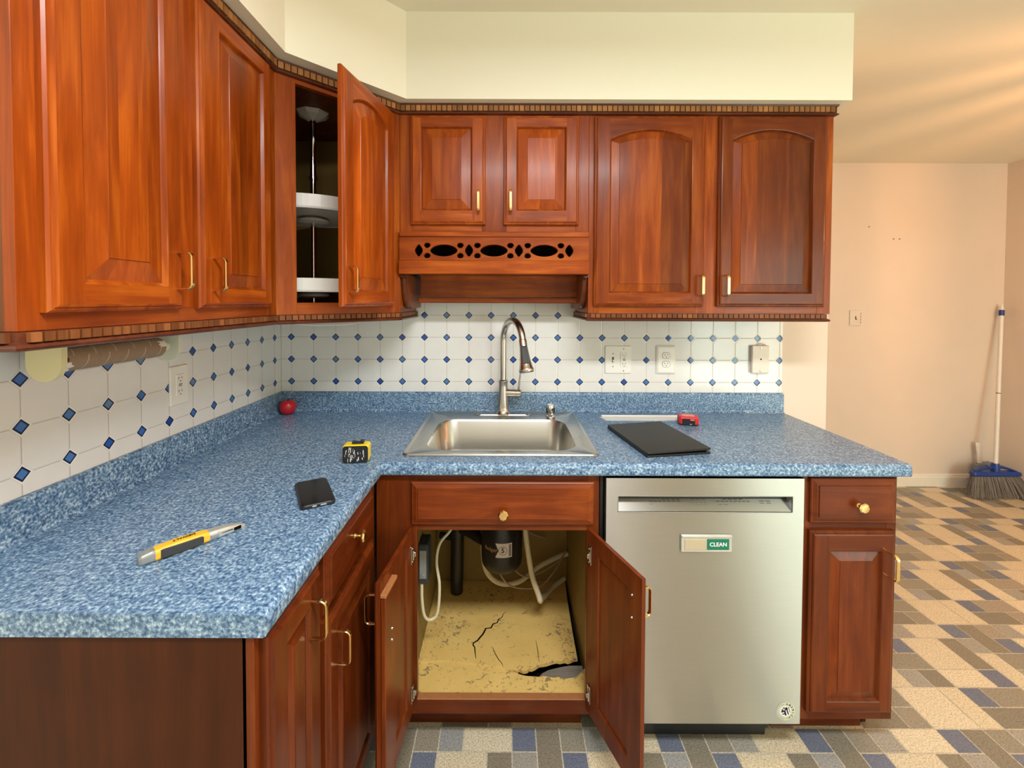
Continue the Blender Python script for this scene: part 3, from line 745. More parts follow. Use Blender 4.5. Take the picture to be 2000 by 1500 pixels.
def crack(pts, w):
    P_ = [Vector(p) for p in fl(pts)]; L = []
    for i, p in enumerate(P_):
        dd = (P_[min(i+1, len(P_)-1)]-P_[max(i-1, 0)]).normalized(); nn = Vector((-dd.y, dd.x)); ww = w*(math.sin(PI*(i+.4)/(len(P_)))+.15)
        L.append([(p.x+nn.x*ww, p.y+nn.y*ww, .1574), (p.x-nn.x*ww, p.y-nn.y*ww, .1574)])
    mb.loft(L, False, False, False, 2)
crack(jag((.005, -.225), (-.030, -.285), 4, .008, 21) + jag((-.045, -.29), (-.115, -.385), 6, .008, 22) + jag((-.115, -.395), (-.100, -.455), 4, .006, 23), .0028)
crack(jag((-.05, -.40), (-.005, -.488), 7, .006, 24), .0012)
crack(jag((.115, -.37), (.120, -.47), 5, .003, 25), .0010)
gb = [(.105, -.545), (.268, -.545), (.268, -.474), (.225, -.474), (.190, -.481), (.150, -.492), (.128, -.505), (.112, -.522)]
mb.prism(fl(gb), .134, .1500, 1)
o = mb.build('cabinet_floor', ['board', 'greyw', 'dark'], t, normals=True); tag(o, 'cracked and peeling yellow cabinet floor')
mb = MB(); mb.box(A(-.2935), A(.2540), .0, .024, .1571, .1600, .001, 0, .2); mb.build('sill', ['raw'], t)
# open doors (backs towards the camera)
lh = Vector((A(-.285), -.004)); rh = Vector((A(.256), -.004))
def opened(px, py, hx_, hy_, w, h, ang, side, lab):
    if side < 0: return None
dl = door('door', t, .266, .575, frame=(.055, .052, .052, .052), loc=(lh.x, lh.y, .130), rz=math.radians(-95.5), xo=0, planks=2, bev=.022, mats=BS, bright=.30)
pull(dl, .240, .490, -.020); hinge(dl, .012, .50, -1); hinge(dl, .012, .065, -1)
mb = MB(); mb.box(.190, .2665, .0002, .013, .010, .5385, .002, 0, .25); mb.build('backing_board', ['base_v'], dl)
mb = MB(); mb.box(.186, .2685, .0, .015, .5387, .5480, .001)
tag(mb.build('broken_strip', 'raw', dl), 'splintered bare wood strip')
drr = door('door', t, .262, .575, frame=(.052, .055, .052, .052), loc=(rh.x, rh.y, .130), rz=math.radians(110.5), xo=-.262, planks=2, bev=.022, mats=BS, bright=.25)
pull(drr, -.232, .490, -.020); hinge(drr, -.018, .50, 1); hinge(drr, -.018, .065, 1)
for par, xx, zs in ((drr, -.222, (.45, .51)), (dl, .222, (.40, .43))):
    for zz in zs:
        mb = MB(); mb.lathe([(.004, 0), (.003, .003), (.001, .004)], (xx, .013 if par is dl else 0, zz), (0, 1, 0), 10); mb.build('screw', 'nickel', par)
# right base cabinet
qx0, qx1 = .913, 1.215
t = thing('base_cabinet', 'slim base cabinet with a drawer and a door at the right end, beside the dishwasher', 'cabinet', (qx0, -.612, 0))
qw = qx1-qx0
mb = MB(); mb.box(0, .016, .019, .606, .1, BTOP, .001, 0); mb.box(qw-.016, qw, .019, .606, .1, BTOP, .001, 2); mb.box(qw-.016, qw-.001, .092, .606, 0, .1, .001, 2); mb.box(.016, qw-.016, .019, .606, .1, .116, 0, 1); mb.box(.016, qw-.016, .600, .606, .116, BTOP)
mb.build('cabinet_box', ['base_v', 'base_h', 'endp'], t)
mb = MB(); mb.box(-.03, qw-.030, .078, .090, 0, .099, .001); mb.build('toe_board', 'base_h', t)
frame_mb(0, 0, [(0, .042, .1, BTOP), (qw-.030, qw, .1, BTOP)], [(.042, qw-.03, .1, .135), (.042, qw-.03, .700, .735), (.042, qw-.03, .862, BTOP)]).build('face_frame', BS, t)
d = drawer_front(t, .263, .140, (.028, 0, .729), bright=.12); knob(d, .140, .060, -.019)
d = door('door', t, .262, .574, frame=(.056, .040, .040, .058), loc=(.026, 0, .132), planks=2, bev=.026, mats=BS, bright=.0, back=False); pull(d, .241, .473, -.020)

# ================================================================ COUNTERTOP
t = thing('countertop', 'blue mottled laminate countertop running around the corner, with the sink set in it', 'countertop', (0, 0, 0))
CT, CB = .914, .8760; ex = 1.240
rb = .016
def nose(o0, o1):
    pr = [(o0, CB), (o1-.006, CB), (o1-.002, CB+.002), (o1, CB+.007), (o1, CT-rb)]
    for i in range(1, 6):
        a = (PI/2)*i/5; pr.append((o1-rb+rb*math.cos(a), CT-rb+rb*math.sin(a)))
    pr.append((o0, CT)); return pr
mb = MB()
sweep([(CX-.0, -1.272), (CX, CYF), (ex, CYF)], nose(-.040, 0.0), mb, 0, 0.0, False)
hx0_, hx1_, hy0_, hy1_ = -.318, .288, -.562, -.045
fy = CYF+.040; fx = CX-.040
def slab(a, b, c, d_): mb.add([(a, c, CT), (b, c, CT), (b, d_, CT), (a, d_, CT)], [(0, 1, 2, 3)]); mb.add([(a, c, CB), (b, c, CB), (b, d_, CB), (a, d_, CB)], [(0, 1, 2, 3)])
yb = -.0015
slab(WLX+.001, fx, -1.272, fy); slab(WLX+.001, fx, fy, yb); slab(fx, hx0_, fy, yb); slab(hx0_, hx1_, fy, hy0_); slab(hx0_, hx1_, hy1_, yb); slab(hx1_, ex, fy, yb)
mb.add([(WLX+.001, -1.272, CB), (fx, -1.272, CB), (fx, -1.272, CT), (WLX+.001, -1.272, CT)], [(0, 1, 2, 3)])
mb.add([(ex, fy, CB), (ex, yb, CB), (ex, yb, CT), (ex, fy, CT)], [(0, 1, 2, 3)])
mb.build('counter_slab', 'lam', t)
mb = MB(); pr = [(.0008, CT-.004), (.030, CT-.002), (.026, CT+.0012), (.0215, CT+.005), (.020, CT+.010), (.020, CT+.078), (.018, CT+.084), (.014, CT+.0875), (.0008, CT+.0875)]
sweep([(WLX, -1.272), (WLX, 0), (ex, 0)], pr, mb); mb.build('backsplash_lip', 'lam', t)

# ================================================================ SINK
t = thing('sink', 'stainless steel drop-in kitchen sink set in the blue countertop', 'sink', (0, 0, 0))
mb = MB(); cx, cy = -.0155, -.305
n = 8
ol = [rr(cx, cy, .3175, .270, .022, .9145, n), rr(cx, cy, .3175, .270, .022, .9175, n), rr(cx, cy, .314, .2665, .020, .9215, n), rr(cx, cy, .307, .260, .016, .9205, n), rr(cx, cy, .303, .256, .014, .9175, n)]
bc = (-.014, -.335)
bl = [rr(bc[0], bc[1], .262, .192, .075, .9175, n), rr(bc[0], bc[1], .256, .186, .072, .9160, n), rr(bc[0], bc[1], .251, .181, .070, .908, n),
      rr(bc[0], bc[1], .240, .170, .066, .800, n), rr(bc[0], bc[1], .232, .162, .062, .778, n), rr(bc[0], bc[1], .215, .145, .055, .764, n), rr(bc[0], bc[1], .19, .12, .05, .760, n), rr(bc[0], bc[1], .045, .045, .044, .7565, n)]
mb.loft(ol+bl, False, False, smooth=True)
mb.build('basin', 'sinkst', t)
mb = MB(); mb.lathe([(.044, .0), (.042, .002), (.034, .001), (.030, -.004), (.004, -.006)], (bc[0], bc[1], .7575), seg=24); mb.build('drain', 'nickel', t)

# ================================================================ FAUCET
t = thing('faucet', 'brushed nickel pull-down faucet standing on the sink rim', 'faucet', (-.0105, -.075, .9180))
mb = MB(); lp = lambda s_, z: rr(0, .004, .125*s_, .027*s_, .0265*s_, z, 8)
mb.loft([lp(1, 0), lp(1, .002), lp(.95, .0045), lp(.90, .0045)], True, True, smooth=False); mb.build('deck_plate', 'nickel', t)
mb = MB(); mb.lathe([(.034, .0045), (.034, .008), (.030, .013), (.0268, .020), (.0255, .035), (.0228, .080), (.0202, .120), (.0196, .138), (.0212, .142), (.0212, .148), (.0175, .152)], seg=28); mb.build('column', 'nickel', t)
dvec = Vector((.080, -.175, 0)).normalized(); R_ = .093; zc_ = .318
path = [Vector((0, 0, .150)), Vector((0, 0, .22)), Vector((0, 0, .28))]
for i in range(0, 21):
    a = PI*i/20*0.93; path.append(dvec*(R_-R_*math.cos(a)) + Vector((0, 0, zc_ + R_*math.sin(a))))
end = path[-1]; tl = (path[-1]-path[-2]).normalized()
mb = MB(); mb.tube(path, .0138, 18); mb.build('spout', 'nickel', t)
q0 = end - tl*.002
mb = MB(); mb.lathe([(.0145, 0), (.0158, .004), (.0158, .030), (.0175, .050), (.0225, .090), (.0275, .114), (.0300, .119), (.0302, .124), (.0280, .129), (.0250, .127)], q0, tl, 24); mb.build('spray_head', 'nickel', t)
side = Vector((0.15, -1, .0)).normalized(); side = (side - tl*side.dot(tl)).normalized()
ux = tl.cross(side)
mb = MB(); L = []
for s0, rr_, ww in ((.028, .0155, .0090), (.034, .0190, .0115), (.075, .0228, .0130), (.096, .0250, .0130), (.101, .0215, .0105)):
    c_ = q0 + tl*s0; L.append([c_ + side*(rr_) - ux*ww, c_ + side*(rr_+.0015) , c_ + side*(rr_) + ux*ww, c_ + side*(rr_-.008) + ux*ww, c_ + side*(rr_-.008) - ux*ww])
mb.loft(L); tag(mb.build('spray_button', 'rubber', t), 'grey spray button')
mb = MB(); zz = .094
mb.lathe([(.0185, .0), (.0180, .030), (.0175, .050), (.0155, .0505), (.0155, .0525), (.0175, .053), (.0172, .070), (.014, .073)], (0.006, 0, zz), (1, -.15, 0), 22); mb.build('handle_arm', 'nickel', t)
mb = MB(); mb.tube(spline([(.066, -.010, zz+.010), (.067, -.012, zz+.028), (.070, -.014, zz+.055), (.074, -.016, zz+.090)], 5), lambda u: .0050-.0012*u, 10, sx=1.3); mb.build('lever', 'nickel', t)
# air gap
t = thing('air_gap_cap', 'small ribbed chrome cap on the sink rim, right of the faucet', 'air gap', (.1925, -.094, .9175))
mb = MB(); mb.lathe([(.0225, 0), (.0225, .003), (.0185, .005), (.0175, .006), (.0175, .044), (.0160, .049), (.010, .052), (.001, .0525)], seg=32); mb.build('cap', 'chrome', t)
mb = MB()
for a in range(18):
    th = 2*PI*a/18; mb.box(-.0012, .0012, -.0002, .0008, .014, .036, 0); k = len(mb.v)-8
    for q in range(8): v = mb.v[k+q]; mb.v[k+q] = Matrix.Rotation(th, 3, 'Z') @ (v + Vector((0, .0174, 0)))
tag(mb.build('slot_ring', 'dark', t), kind='stuff')

# ================================================================ DISHWASHER
t = thing('dishwasher', 'stainless steel dishwasher between the sink cabinet and the right base cabinet', 'dishwasher', (.307, -.640, 0))
dw = .6015; z0, z1 = .1115, .8735; pa, pb, pz0, pz1 = .037, .566, .7705, .8180
mb = MB(); th = .028
mb.box(0, pa, 0, th, z0, z1, .0); mb.box(pb, dw, 0, th, z0, z1, .0); mb.box(pa, pb, 0, th, z0, pz0, .0); mb.box(pa, pb, 0, th, pz1, z1, 0)
mb.build('door_panel', 'steel', t)
mb = MB(); e = .0016   # rim of the pocket
for a, b, c, d_ in ((pa-e, pb+e, pz1, pz1+e), (pa-e, pb+e, pz0-e, pz0), (pa-e, pa, pz0, pz1), (pb, pb+e, pz0, pz1)): mb.box(a, b, -.0015, .002, c, d_, .0004)
mb.build('pocket_rim', 'greyp', t)
mb = MB(); mb.add([(pa, .001, pz0+.001), (pb, .001, pz0+.001), (pb, .030, pz0+.030), (pa, .030, pz0+.030)], [(0, 1, 2, 3)], 0); mb.add([(pa, .030, pz0+.030), (pb, .030, pz0+.030), (pb, .034, pz1), (pa, .034, pz1)], [(0, 1, 2, 3)], 1)
mb.add([(pa+.0002, 0.002, pz0), (pa+.0002, .034, pz0+.03), (pa+.0002, .034, pz1), (pa+.0002, 0.002, pz1)], [(0, 1, 2, 3)], 1); mb.add([(pb-.0002, 0.002, pz0), (pb-.0002, .034, pz0+.03), (pb-.0002, .034, pz1), (pb-.0002, 0.002, pz1)], [(0, 1, 2, 3)], 1)
mb.build('control_panel', ['steel', 'greyp'], t, normals=False)
mb = MB(); r_ = random.Random(5)
def ticks(a, b, k, n_):
    for i in range(n_):
        x_ = a+(b-a)*(i+.5)/n_; w_ = (b-a)/n_*.36; yy = k*.029; zz_ = pz0+.001+k*.029
        mb.add([(x_-w_, .001+yy-.0006, zz_), (x_+w_, .001+yy-.0006, zz_), (x_+w_, .001+yy+.0006, zz_+.0016), (x_-w_, .001+yy+.0006, zz_+.0016)], [(0, 1, 2, 3)])
for (a, b, k, n_) in ((.135, .235, .72, 7), (.175, .235, .86, 4), (.135, .150, .50, 1), (.265, .315, .90, 3), (.265, .315, .62, 4), (.265, .315, .50, 4), (.345, .450, .72, 8), (.365, .430, .88, 4), (.345, .380, .48, 2), (.475, .515, .75, 2), (.475, .515, .60, 2)): ticks(a, b, k, n_)
tag(mb.build('printed_marks', 'ink', t, normals=False), kind='stuff')
mb = MB(); mb.box(.010, dw-.005, .028, .58, .10, .868, .002); mb.box(.02, dw-.06, .075, .085, 0.0, .099, .002); mb.build('tub', 'black', t)
mb = MB(); mb.box(-.013, -.002, .03, .05, .115, .872, .001); mb.build('side_gasket', 'black', t)
# CLEAN magnet
t = thing('dishwasher_magnet', 'silver slider magnet reading CLEAN on the dishwasher door', 'magnet', (.5335, -.6402, .6495))
mb = MB(); mb.box(0, .1555, -.006, 0, 0, .0535, .0018); mb.box(0.001, .1545, -.0095, -.005, .0455, .0525, .0015); mb.build('magnet_frame', 'lgrey', t)
mb = MB(); mb.box(.011, .078, -.0072, -.0055, .008, .040, .0006); tag(mb.build('slider', plain('pale_slider', (0.60, 0.52, 0.38), 0.3, 0.5), t), 'blank silvery slider')
mb = MB(); mb.box(.079, .146, -.0072, -.0055, .008, .041, .0006); gp = mb.build('green_plate', 'green', t)
vs, fs = text_geo('CLEAN', .0168, .0004); mb = MB(); mb.add([(x_+.1125, -.0075, y_+.0245) for x_, y_, _ in vs], fs); mb.build('lettering', 'white', gp, normals=False)
# round sticker
t = thing('round_sticker', 'small round sticker with AMERICA and a flag at the dishwasher door bottom corner', 'sticker', (.8640, -.6402, .1520))
F = lambda a, r, y=-.0006: (r*math.cos(a), y, r*math.sin(a))
mb = MB(); mb.add([F(2*PI*i/40, .0290, -.0003) for i in range(40)], [list(range(40))]); mb.build('backing', plain('sticker_film', (0.60, 0.64, 0.50), 0.3, 0.3), t, normals=False)
mb = MB(); mb.add([F(2*PI*i/40, .0168, -.0005) for i in range(40)], [list(range(40))]); mb.build('emblem_disc', 'white', t, normals=False)
mb = MB(); L = [[F(math.radians(125+i*8), .0225, -.0005), F(math.radians(125+i*8), .0272, -.0005)] for i in range(18)]; mb.loft(L, False, False, False); mb.build('grey_arc', 'inkp', t, normals=False)
mb = MB()
def bar(p, q, w): 
    p = Vector(p); q = Vector(q); dd = (q-p).normalized(); nn = Vector((-dd.y, dd.x))*w
    mb.add([(v.x, -.0008, v.y) for v in (p+nn, p-nn, q-nn*.8, q+nn*.8)], [(0, 1, 2, 3)])
bar((-.006, .012), (.001, -.013), .0032); bar((.001, .013), (.009, -.010), .0022); bar((-.012, .003), (.006, .009), .0030); bar((.008, .014), (.014, -.004), .0011); bar((-.013, -.002), (-.004, .002), .0030); bar((-.010, -.009), (-.001, -.007), .0018)
mb.build('flag_shape', 'navy', t, normals=False)
mb = MB(); st = []
for i in range(10):
    a = PI/2+PI*i/5; r = .0042 if i % 2 == 0 else .0018; st.append((-.0055+r*math.cos(a), -.0010, .0060+r*math.sin(a)))
mb.add(st, [list(range(10))]); mb.build('star', 'white', t, normals=False)
mb = MB()
for i, ch in enumerate('AMERICA'):
    a = math.radians(80 - i*23.0); vs, fs = text_geo(ch, .0078, .0003); ca, sa = math.cos(a-PI/2), math.sin(a-PI/2)
    mb.add([(.0228*math.cos(a)+x_*ca-y_*sa, -.0009, .0228*math.sin(a)+x_*sa+y_*ca) for x_, y_, _ in vs], fs)
for a in (108, 122, -76): 
    a = math.radians(a); mb.add([(.0228*math.cos(a)+.0013*math.cos(q), -.0009, .0228*math.sin(a)+.0013*math.sin(q)) for q in (0, 1.57, 3.14, 4.71)], [(0, 1, 2, 3)])
mb.build('lettering', 'ink', t, normals=False)

# ================================================================ UNDER THE SINK
t = thing('garbage_disposal', 'black garbage disposal labelled 5 hanging under the sink', 'garbage disposal', (-.0125, -.262, .372))
mb = MB(); mb.lathe([(.040, 0.0), (.060, .001), (.070, .006), (.078, .020), (.080, .040), (.081, .100), (.081, .140), (.078, .150), (.070, .162), (.068, .185), (.080, .195), (.080, .255), (.060, .27), (.052, .275), (.050, .330), (.046, .375)], seg=36, cap1=True); mb.build('motor_housing', 'black', t)
mb = MB(); mb.lathe([(.0812, .0), (.0812, .040)], (0, 0, .020), seg=8, smooth=False, cap0=False, cap1=False); 
def onc(u, z, r=.0818): a = -PI/2 + u/r; return (r*math.cos(a), r*math.sin(a), z)
mb = MB(); nseg = 12; L = []
for i in range(nseg+1):
    u = -.022 + .062*i/nseg; lo = .076; hi = .130
    if u < -.012: k = (u+.022)/.010; lo = .076+.022*k; hi = .130-.022*k; 
    L.append([onc(u, lo), onc(u, hi)])
L = [[onc(-.024 + .064*i/nseg, .076), onc(-.024+.064*i/nseg, .130)] for i in range(nseg+1)]
mb.loft(L, False, False, False); lab = mb.build('label', 'paper', t, normals=False)
mb = MB(); mb.loft([[onc(-.0245, .0765, .0821), onc(-.0245, .1295, .0821)], [onc(-.018, .090, .0821), onc(-.018, .116, .0821)], [onc(-.0125, .1025, .0821), onc(-.0125, .1035, .0821)]], False, False, False); mb.build('black_wedge', 'black', lab, normals=False)
mb = MB(); cu_, cz = .0040, .103
for i in range(28):
    a, b = 2*PI*i/28, 2*PI*(i+1)/28
    mb.add([onc(cu_+r*math.cos(q), cz+r*math.sin(q), .0822) for q, r in ((a, .0150), (a, .0165), (b, .0165), (b, .0150))], [(0, 1, 2, 3)])
vs, fs = text_geo('5', .0260, .0007); mb.add([onc(cu_+x_, cz+y_, .0822) for x_, y_, _ in vs], fs)
for i in range(9): z_ = .081+.005*i; mb.add([onc(u, zz_, .0822) for u, zz_ in ((.027, z_), (.037, z_), (.037, z_+.0032), (.027, z_+.0032))], [(0, 1, 2, 3)])
mb.build('label_print', 'brown', lab, normals=False)
vs, fs = text_geo('Badger', .0200, .0002); mb = MB(); mb.add([onc(x_-.0450, y_+.103, .0822) for x_, y_, _ in vs], fs); mb.build('lettering', 'gold', t, normals=False)
t = thing('drain_pipe', 'black plastic drain pipe standing left of the disposal under the sink', 'pipe', (-.207, -.105, .1575))
mb = MB(); mb.tube([(0, 0, .050), (.001, 0, .12), (.003, 0, .30), (.003, 0, .52)], .028, 18); mb.lathe([(.036, 0), (.036, .05)], (.003, 0, .255), seg=18); mb.tube([(.003, 0, .285), (.06, -.040, .285), (.122, -.10, .285)], .025, 14); mb.tube([(0, 0, .235), (-.075, .02, .235)], .014, 12); mb.lathe([(.031, 0), (.031, .045)], (.004, 0, .36), seg=18)
mb.build('pipe_run', 'black', t)
mb = MB(); mb.tube([(0, 0, .0), (0, 0, .05)], .0265, 16); mb.build('floor_stub', 'black', t)
t = thing('junction_box', 'dark grey switch box fixed to the left wall inside the sink cabinet', 'electrical box', (-.3012, -.42, .427))
mb = MB(); mb.box(0, .034, -.045, .030, .0, .138, .004); mb.build('box_body', 'rubber', t)
mb = MB(); mb.box(.005, .029, -.048, -.045, .02, .12, .002); mb.lathe([(.007, 0), (.006, .003)], (.017, -.048, .03), (0, -1, 0), 12); mb.build('cover', 'greyp', t)
mb = MB(); mb.tube(spline([(-.290, -.455, .424), (-.288, -.46, .37), (-.280, -.46, .315), (-.262, -.45, .292), (-.238, -.44, .31), (-.232, -.43, .40), (-.244, -.42, .48), (-.235, -.40, .535), (-.20, -.36, .565), (-.165, -.30, .62)], 8), .0052, 10)
tag(mb.build('power_cord', 'hose'), 'white cord looping down from the dark switch box under the sink', 'cord')
mb = MB(); mb.tube(spline([(.075, -.27, .62), (.078, -.30, .53), (.090, -.315, .44), (.105, -.32, .36), (.128, -.325, .295), (.135, -.32, .270), (.150, -.25, .235), (.20, -.15, .21), (.255, -.09, .205)], 8), .0105, 12)
tag(mb.build('drain_hose', 'hose'), 'thick off-white hose hanging right of the disposal', 'hose')
mb = MB(); mb.tube(spline([(-.085, -.20, .52), (-.090, -.20, .40), (-.075, -.19, .30), (-.02, -.18, .245), (.06, -.16, .24), (.15, -.11, .275), (.24, -.08, .30), (.272, -.07, .305)], 8), .0105, 12)
tag(mb.build('corrugated_hose', 'hose'), 'off-white corrugated hose curving behind the disposal', 'hose')
for lab_, pts, r in (('thin supply line dropping from the disposal towards the back right', [(-.03, -.24, .378), (-.02, -.25, .33), (.02, -.24, .275), (.09, -.22, .25), (.15, -.20, .25), (.21, -.16, .29), (.26, -.10, .33)], .0035),
                     ('thin dark line looping below the right side of the disposal', [(.045, -.20, .40), (.035, -.21, .36), (.045, -.21, .315), (.09, -.20, .285), (.16, -.17, .29), (.24, -.12, .31)], .0028),
                     ('thin coiled line against the back wall under the sink', [(.06, -.10, .50), (.10, -.08, .46), (.16, -.07, .42), (.20, -.07, .43), (.19, -.07, .49), (.13, -.07, .51), (.08, -.07, .47), (.10, -.06, .40), (.18, -.05, .36)], .0045)):
    mb = MB(); mb.tube(spline(pts, 8), r, 8); tag(mb.build('supply_line', 'tube'), lab_, 'pipe', 'thin lines under the sink')

# ================================================================ ON THE COUNTER
Z = CT + .0003
mb = MB(); pr = [(.004, .003), (.012, .0), (.022, .004), (.031, .018), (.0335, .034), (.031, .048), (.022, .058), (.010, .0605), (.003, .054)]
t = thing('apple', 'small red apple in the corner of the blue counter', 'apple', (-.9465, -.068, Z))
mb.lathe(pr, seg=28); mb.build('fruit', 'apple', t)
mb = MB(); mb.tube([(0, 0, .053), (.001, 0, .060), (.003, 0, .066)], .0012, 6); mb.build('stem', 'dark', t)
# yellow tape measure
t = thing('tape_measure', 'yellow and black tape measure on the left counter, near the inside corner', 'tape measure', (-.4600, -.612, Z), math.radians(6))
mb = MB()
rp = lambda y, k, hh: [(x_, y, z_+hh) for x_, z_, _ in rr(0, 0, .0390*k, hh*k, .009*k, 0, 6)]
mb.loft([[(a, -.020, c) for a, _, c in rp(0, .96, .0265)], rp(-.017, 1, .027), rp(.017, 1, .027), rp(.021, .95, .0265)], smooth=False); mb.build('case', 'yellow', t)
mb = MB(); mb.loft([rp(-.0200, .975, .0262), rp(-.0235, .95, .0260)]); fc = mb.build('worn_face', 'black', t)
rr_seed = random.Random(3); mb = MB()
for i in range(42):
    x_ = rr_seed.uniform(-.031, .030); z_ = rr_seed.uniform(.008, .046); h_ = rr_seed.uniform(.001, .007); w_ = rr_seed.uniform(.0004, .0014)
    if x_ > .002 and rr_seed.random() < .6: continue
    mb.add([(x_-w_, -.0237, z_-h_), (x_+w_, -.0237, z_-h_*.8), (x_+w_*.6, -.0237, z_+h_), (x_-w_, -.0237, z_+h_*.7)], [(0, 1, 2, 3)])
mb.build('scratches', 'paper', fc, normals=False)
mb = MB(); mb.box(-.012, .022, -.010, .012, .0535, .0575, .0015); mb.box(-.012, -.004, -.012, .006, .055, .063, .0015); mb.box(.010, .022, -.008, .010, .055, .063, .0015); mb.build('belt_clip', 'black', t)
mb = MB(); mb.box(.0385, .0400, -.006, .006, .002, .012, .0004); mb.build('end_hook', 'chrome', t)
# black phone
pc = Vector((-.4880, -.8480)); 
t = thing('phone', 'black smartphone lying face up on the left counter', 'phone', (pc.x, pc.y, Z), math.radians(-59.5))
mb = MB(); q = lambda k, z_: rr(0, 0, .080-k, .040-k, .011, z_, 6)
mb.loft([q(.002, 0), q(0, .002), q(0, .0075), q(.002, .0095)]); mb.build('case', 'black', t)
mb = MB(); mb.loft([q(.0022, .0095), q(.0035, .0102)]); mb.build('screen', 'glassb', t)
mb = MB(); mb.box(.0795, .0812, -.014, -.004, .003, .0065, .0008); mb.box(.0795, .0812, .004, .018, .003, .0065, .0008); mb.build('port', 'greyp', t)
# utility knife
ka = math.atan2(.137, .114)
t = thing('utility_knife', 'yellow and grey retractable utility knife on the left counter', 'utility knife', (-.6830, -1.1420, Z), ka)
def kl(x_, w_, h_, y_=0.0, z_=0.0): return [(x_, y_+a, z_+h_/2+b) for a, b, _ in rr(0, 0, w_/2, h_/2, min(w_, h_)*.28, 0, 3)]
mb = MB(); mb.loft([kl(.004, .022, .018), kl(.022, .027, .022), kl(.060, .028, .023), (kl(.100, .026, .021)), kl(.108, .024, .019)]); mb.build('body', 'amber', t)
mb = MB(); mb.loft([kl(-.006, .018, .015), kl(-.002, .024, .019), kl(.014, .0275, .0225), kl(.018, .027, .022)]); mb.build('end_cap', 'greyp', t)
mb = MB(); mb.loft([kl(.104, .0245, .0195), kl(.120, .0235, .0190), kl(.145, .020, .017), kl(.166, .013, .012), kl(.176, .006, .007)]); mb.build('nose', 'lgrey', t)
mb = MB(); mb.loft([kl(.026, .004, .016, -.0128, .003), kl(.030, .004, .017, -.0138, .003), kl(.092, .004, .015, -.0130, .003), kl(.096, .004, .012, -.0118, .004)]); mb.build('grip_pad', 'rubber', t)
mb = MB(); mb.box(.122, .150, -.0112, -.0100, .0085, .0098, .0003); mb.box(.152, .166, -.0095, -.006, .004, .0105, .0004); mb.build('slot', 'dark', t)
mb = MB(); mb.box(.108, .122, -.0135, -.009, .005, .013, .001); mb.build('release_button', 'greyp', t)
mb = MB(); mb.add([(.170, -.001, .006), (.182, -.001, .002), (.170, -.001, .001), (.170, .0, .006), (.182, .0, .002), (.170, .0, .001)], [(0, 1, 2), (3, 5, 4), (0, 3, 4, 1), (1, 4, 5, 2), (2, 5, 3, 0)]); mb.build('blade', 'chrome', t)
vs, fs = text_geo('DEWALT', .0095, .0003); mb = MB(); mb.add([(.066-x_, .0005-y_, .0233) for x_, y_, _ in vs], fs); mb.build('lettering', 'dark', t, normals=False)
# folder
t = thing('folder', 'closed black leather folder lying on the counter right of the sink', 'folder', (.5330, -.405, Z), math.radians(9.5))
hw, hd = .113, .160
mb = MB(); mb.loft([rr(0, 0, hw-.001, hd-.001, .006, 0, 3), rr(0, 0, hw, hd, .007, .002, 3), rr(0, 0, hw, hd, .007, .0045, 3), rr(0, 0, hw-.001, hd-.001, .006, .0062, 3)])
mb.build('lower_cover', 'leather', t)
mb = MB(); L = []
for k, zz in ((.001, .0095), (0, .0115), (0, .0140), (.0012, .0158)):
    L.append([(a, b, z_+(.0035*(a+hw)/(2*hw))) for a, b, z_ in rr(0, 0, hw-k, hd-k, .007, zz, 3)])
mb.loft(L); mb.build('upper_cover', 'leather', t)
mb = MB(); mb.box(-hw, -hw+.006, -hd+.004, hd-.004, .001, .0135, .003); mb.build('spine', 'leather', t)
mb = MB(); mb.box(-hw+.006, hw-.012, -hd+.010, hd-.010, .0062, .0095); mb.build('pages', 'dark', t)
# white plastic strip
mb = MB(); mb.add([], []); mb.prism([(.4000, -.105), (.4170, -.152), (.752, -.150), (.752, -.090), (.412, -.090), (.412, -.105)], Z, Z+.0025); mb.prism([(.412, -.092), (.752, -.092), (.752, -.086), (.412, -.086)], Z+.0005, Z+.006)
tag(mb.build('plastic_strip', 'white'), 'flat white plastic strip lying behind the black folder', 'strip')
# red tape measure
t = thing('tape_measure', 'red and black tape measure behind the black folder', 'tape measure', (.7390, -.196, Z), math.radians(-13))
mb = MB(); z5 = lambda k, z_: rr(0, 0, .038*k, .030*k, .013*k, z_, 5)
mb.loft([z5(.90, 0), z5(1, .003), z5(1, .028), z5(.94, .033), z5(.86, .0345)]); mb.build('case', 'red', t)
mb = MB(); mb.box(-.026, .022, -.0325, -.029, .003, .0275, .0015); mb.box(-.0395, -.0365, -.013, .013, .004, .024, .0015); mb.loft([z5(.92, 0.0), z5(1.012, .0035), z5(1.012, .006), z5(.95, .007)]); mb.build('grip', 'black', t)
mb = MB(); mb.box(.004, .019, -.0330, -.0323, .022, .0258, .0003); mb.box(.002, .010, -.0330, -.0323, .0050, .0075, .0003); mb.loft([rr(0, 0, .024, .016, .008, .0344, 4), rr(0, 0, .023, .015, .008, .0352, 4)]); mb.build('label', plain('pink_label', (0.75, 0.35, 0.25), 0.5), t)

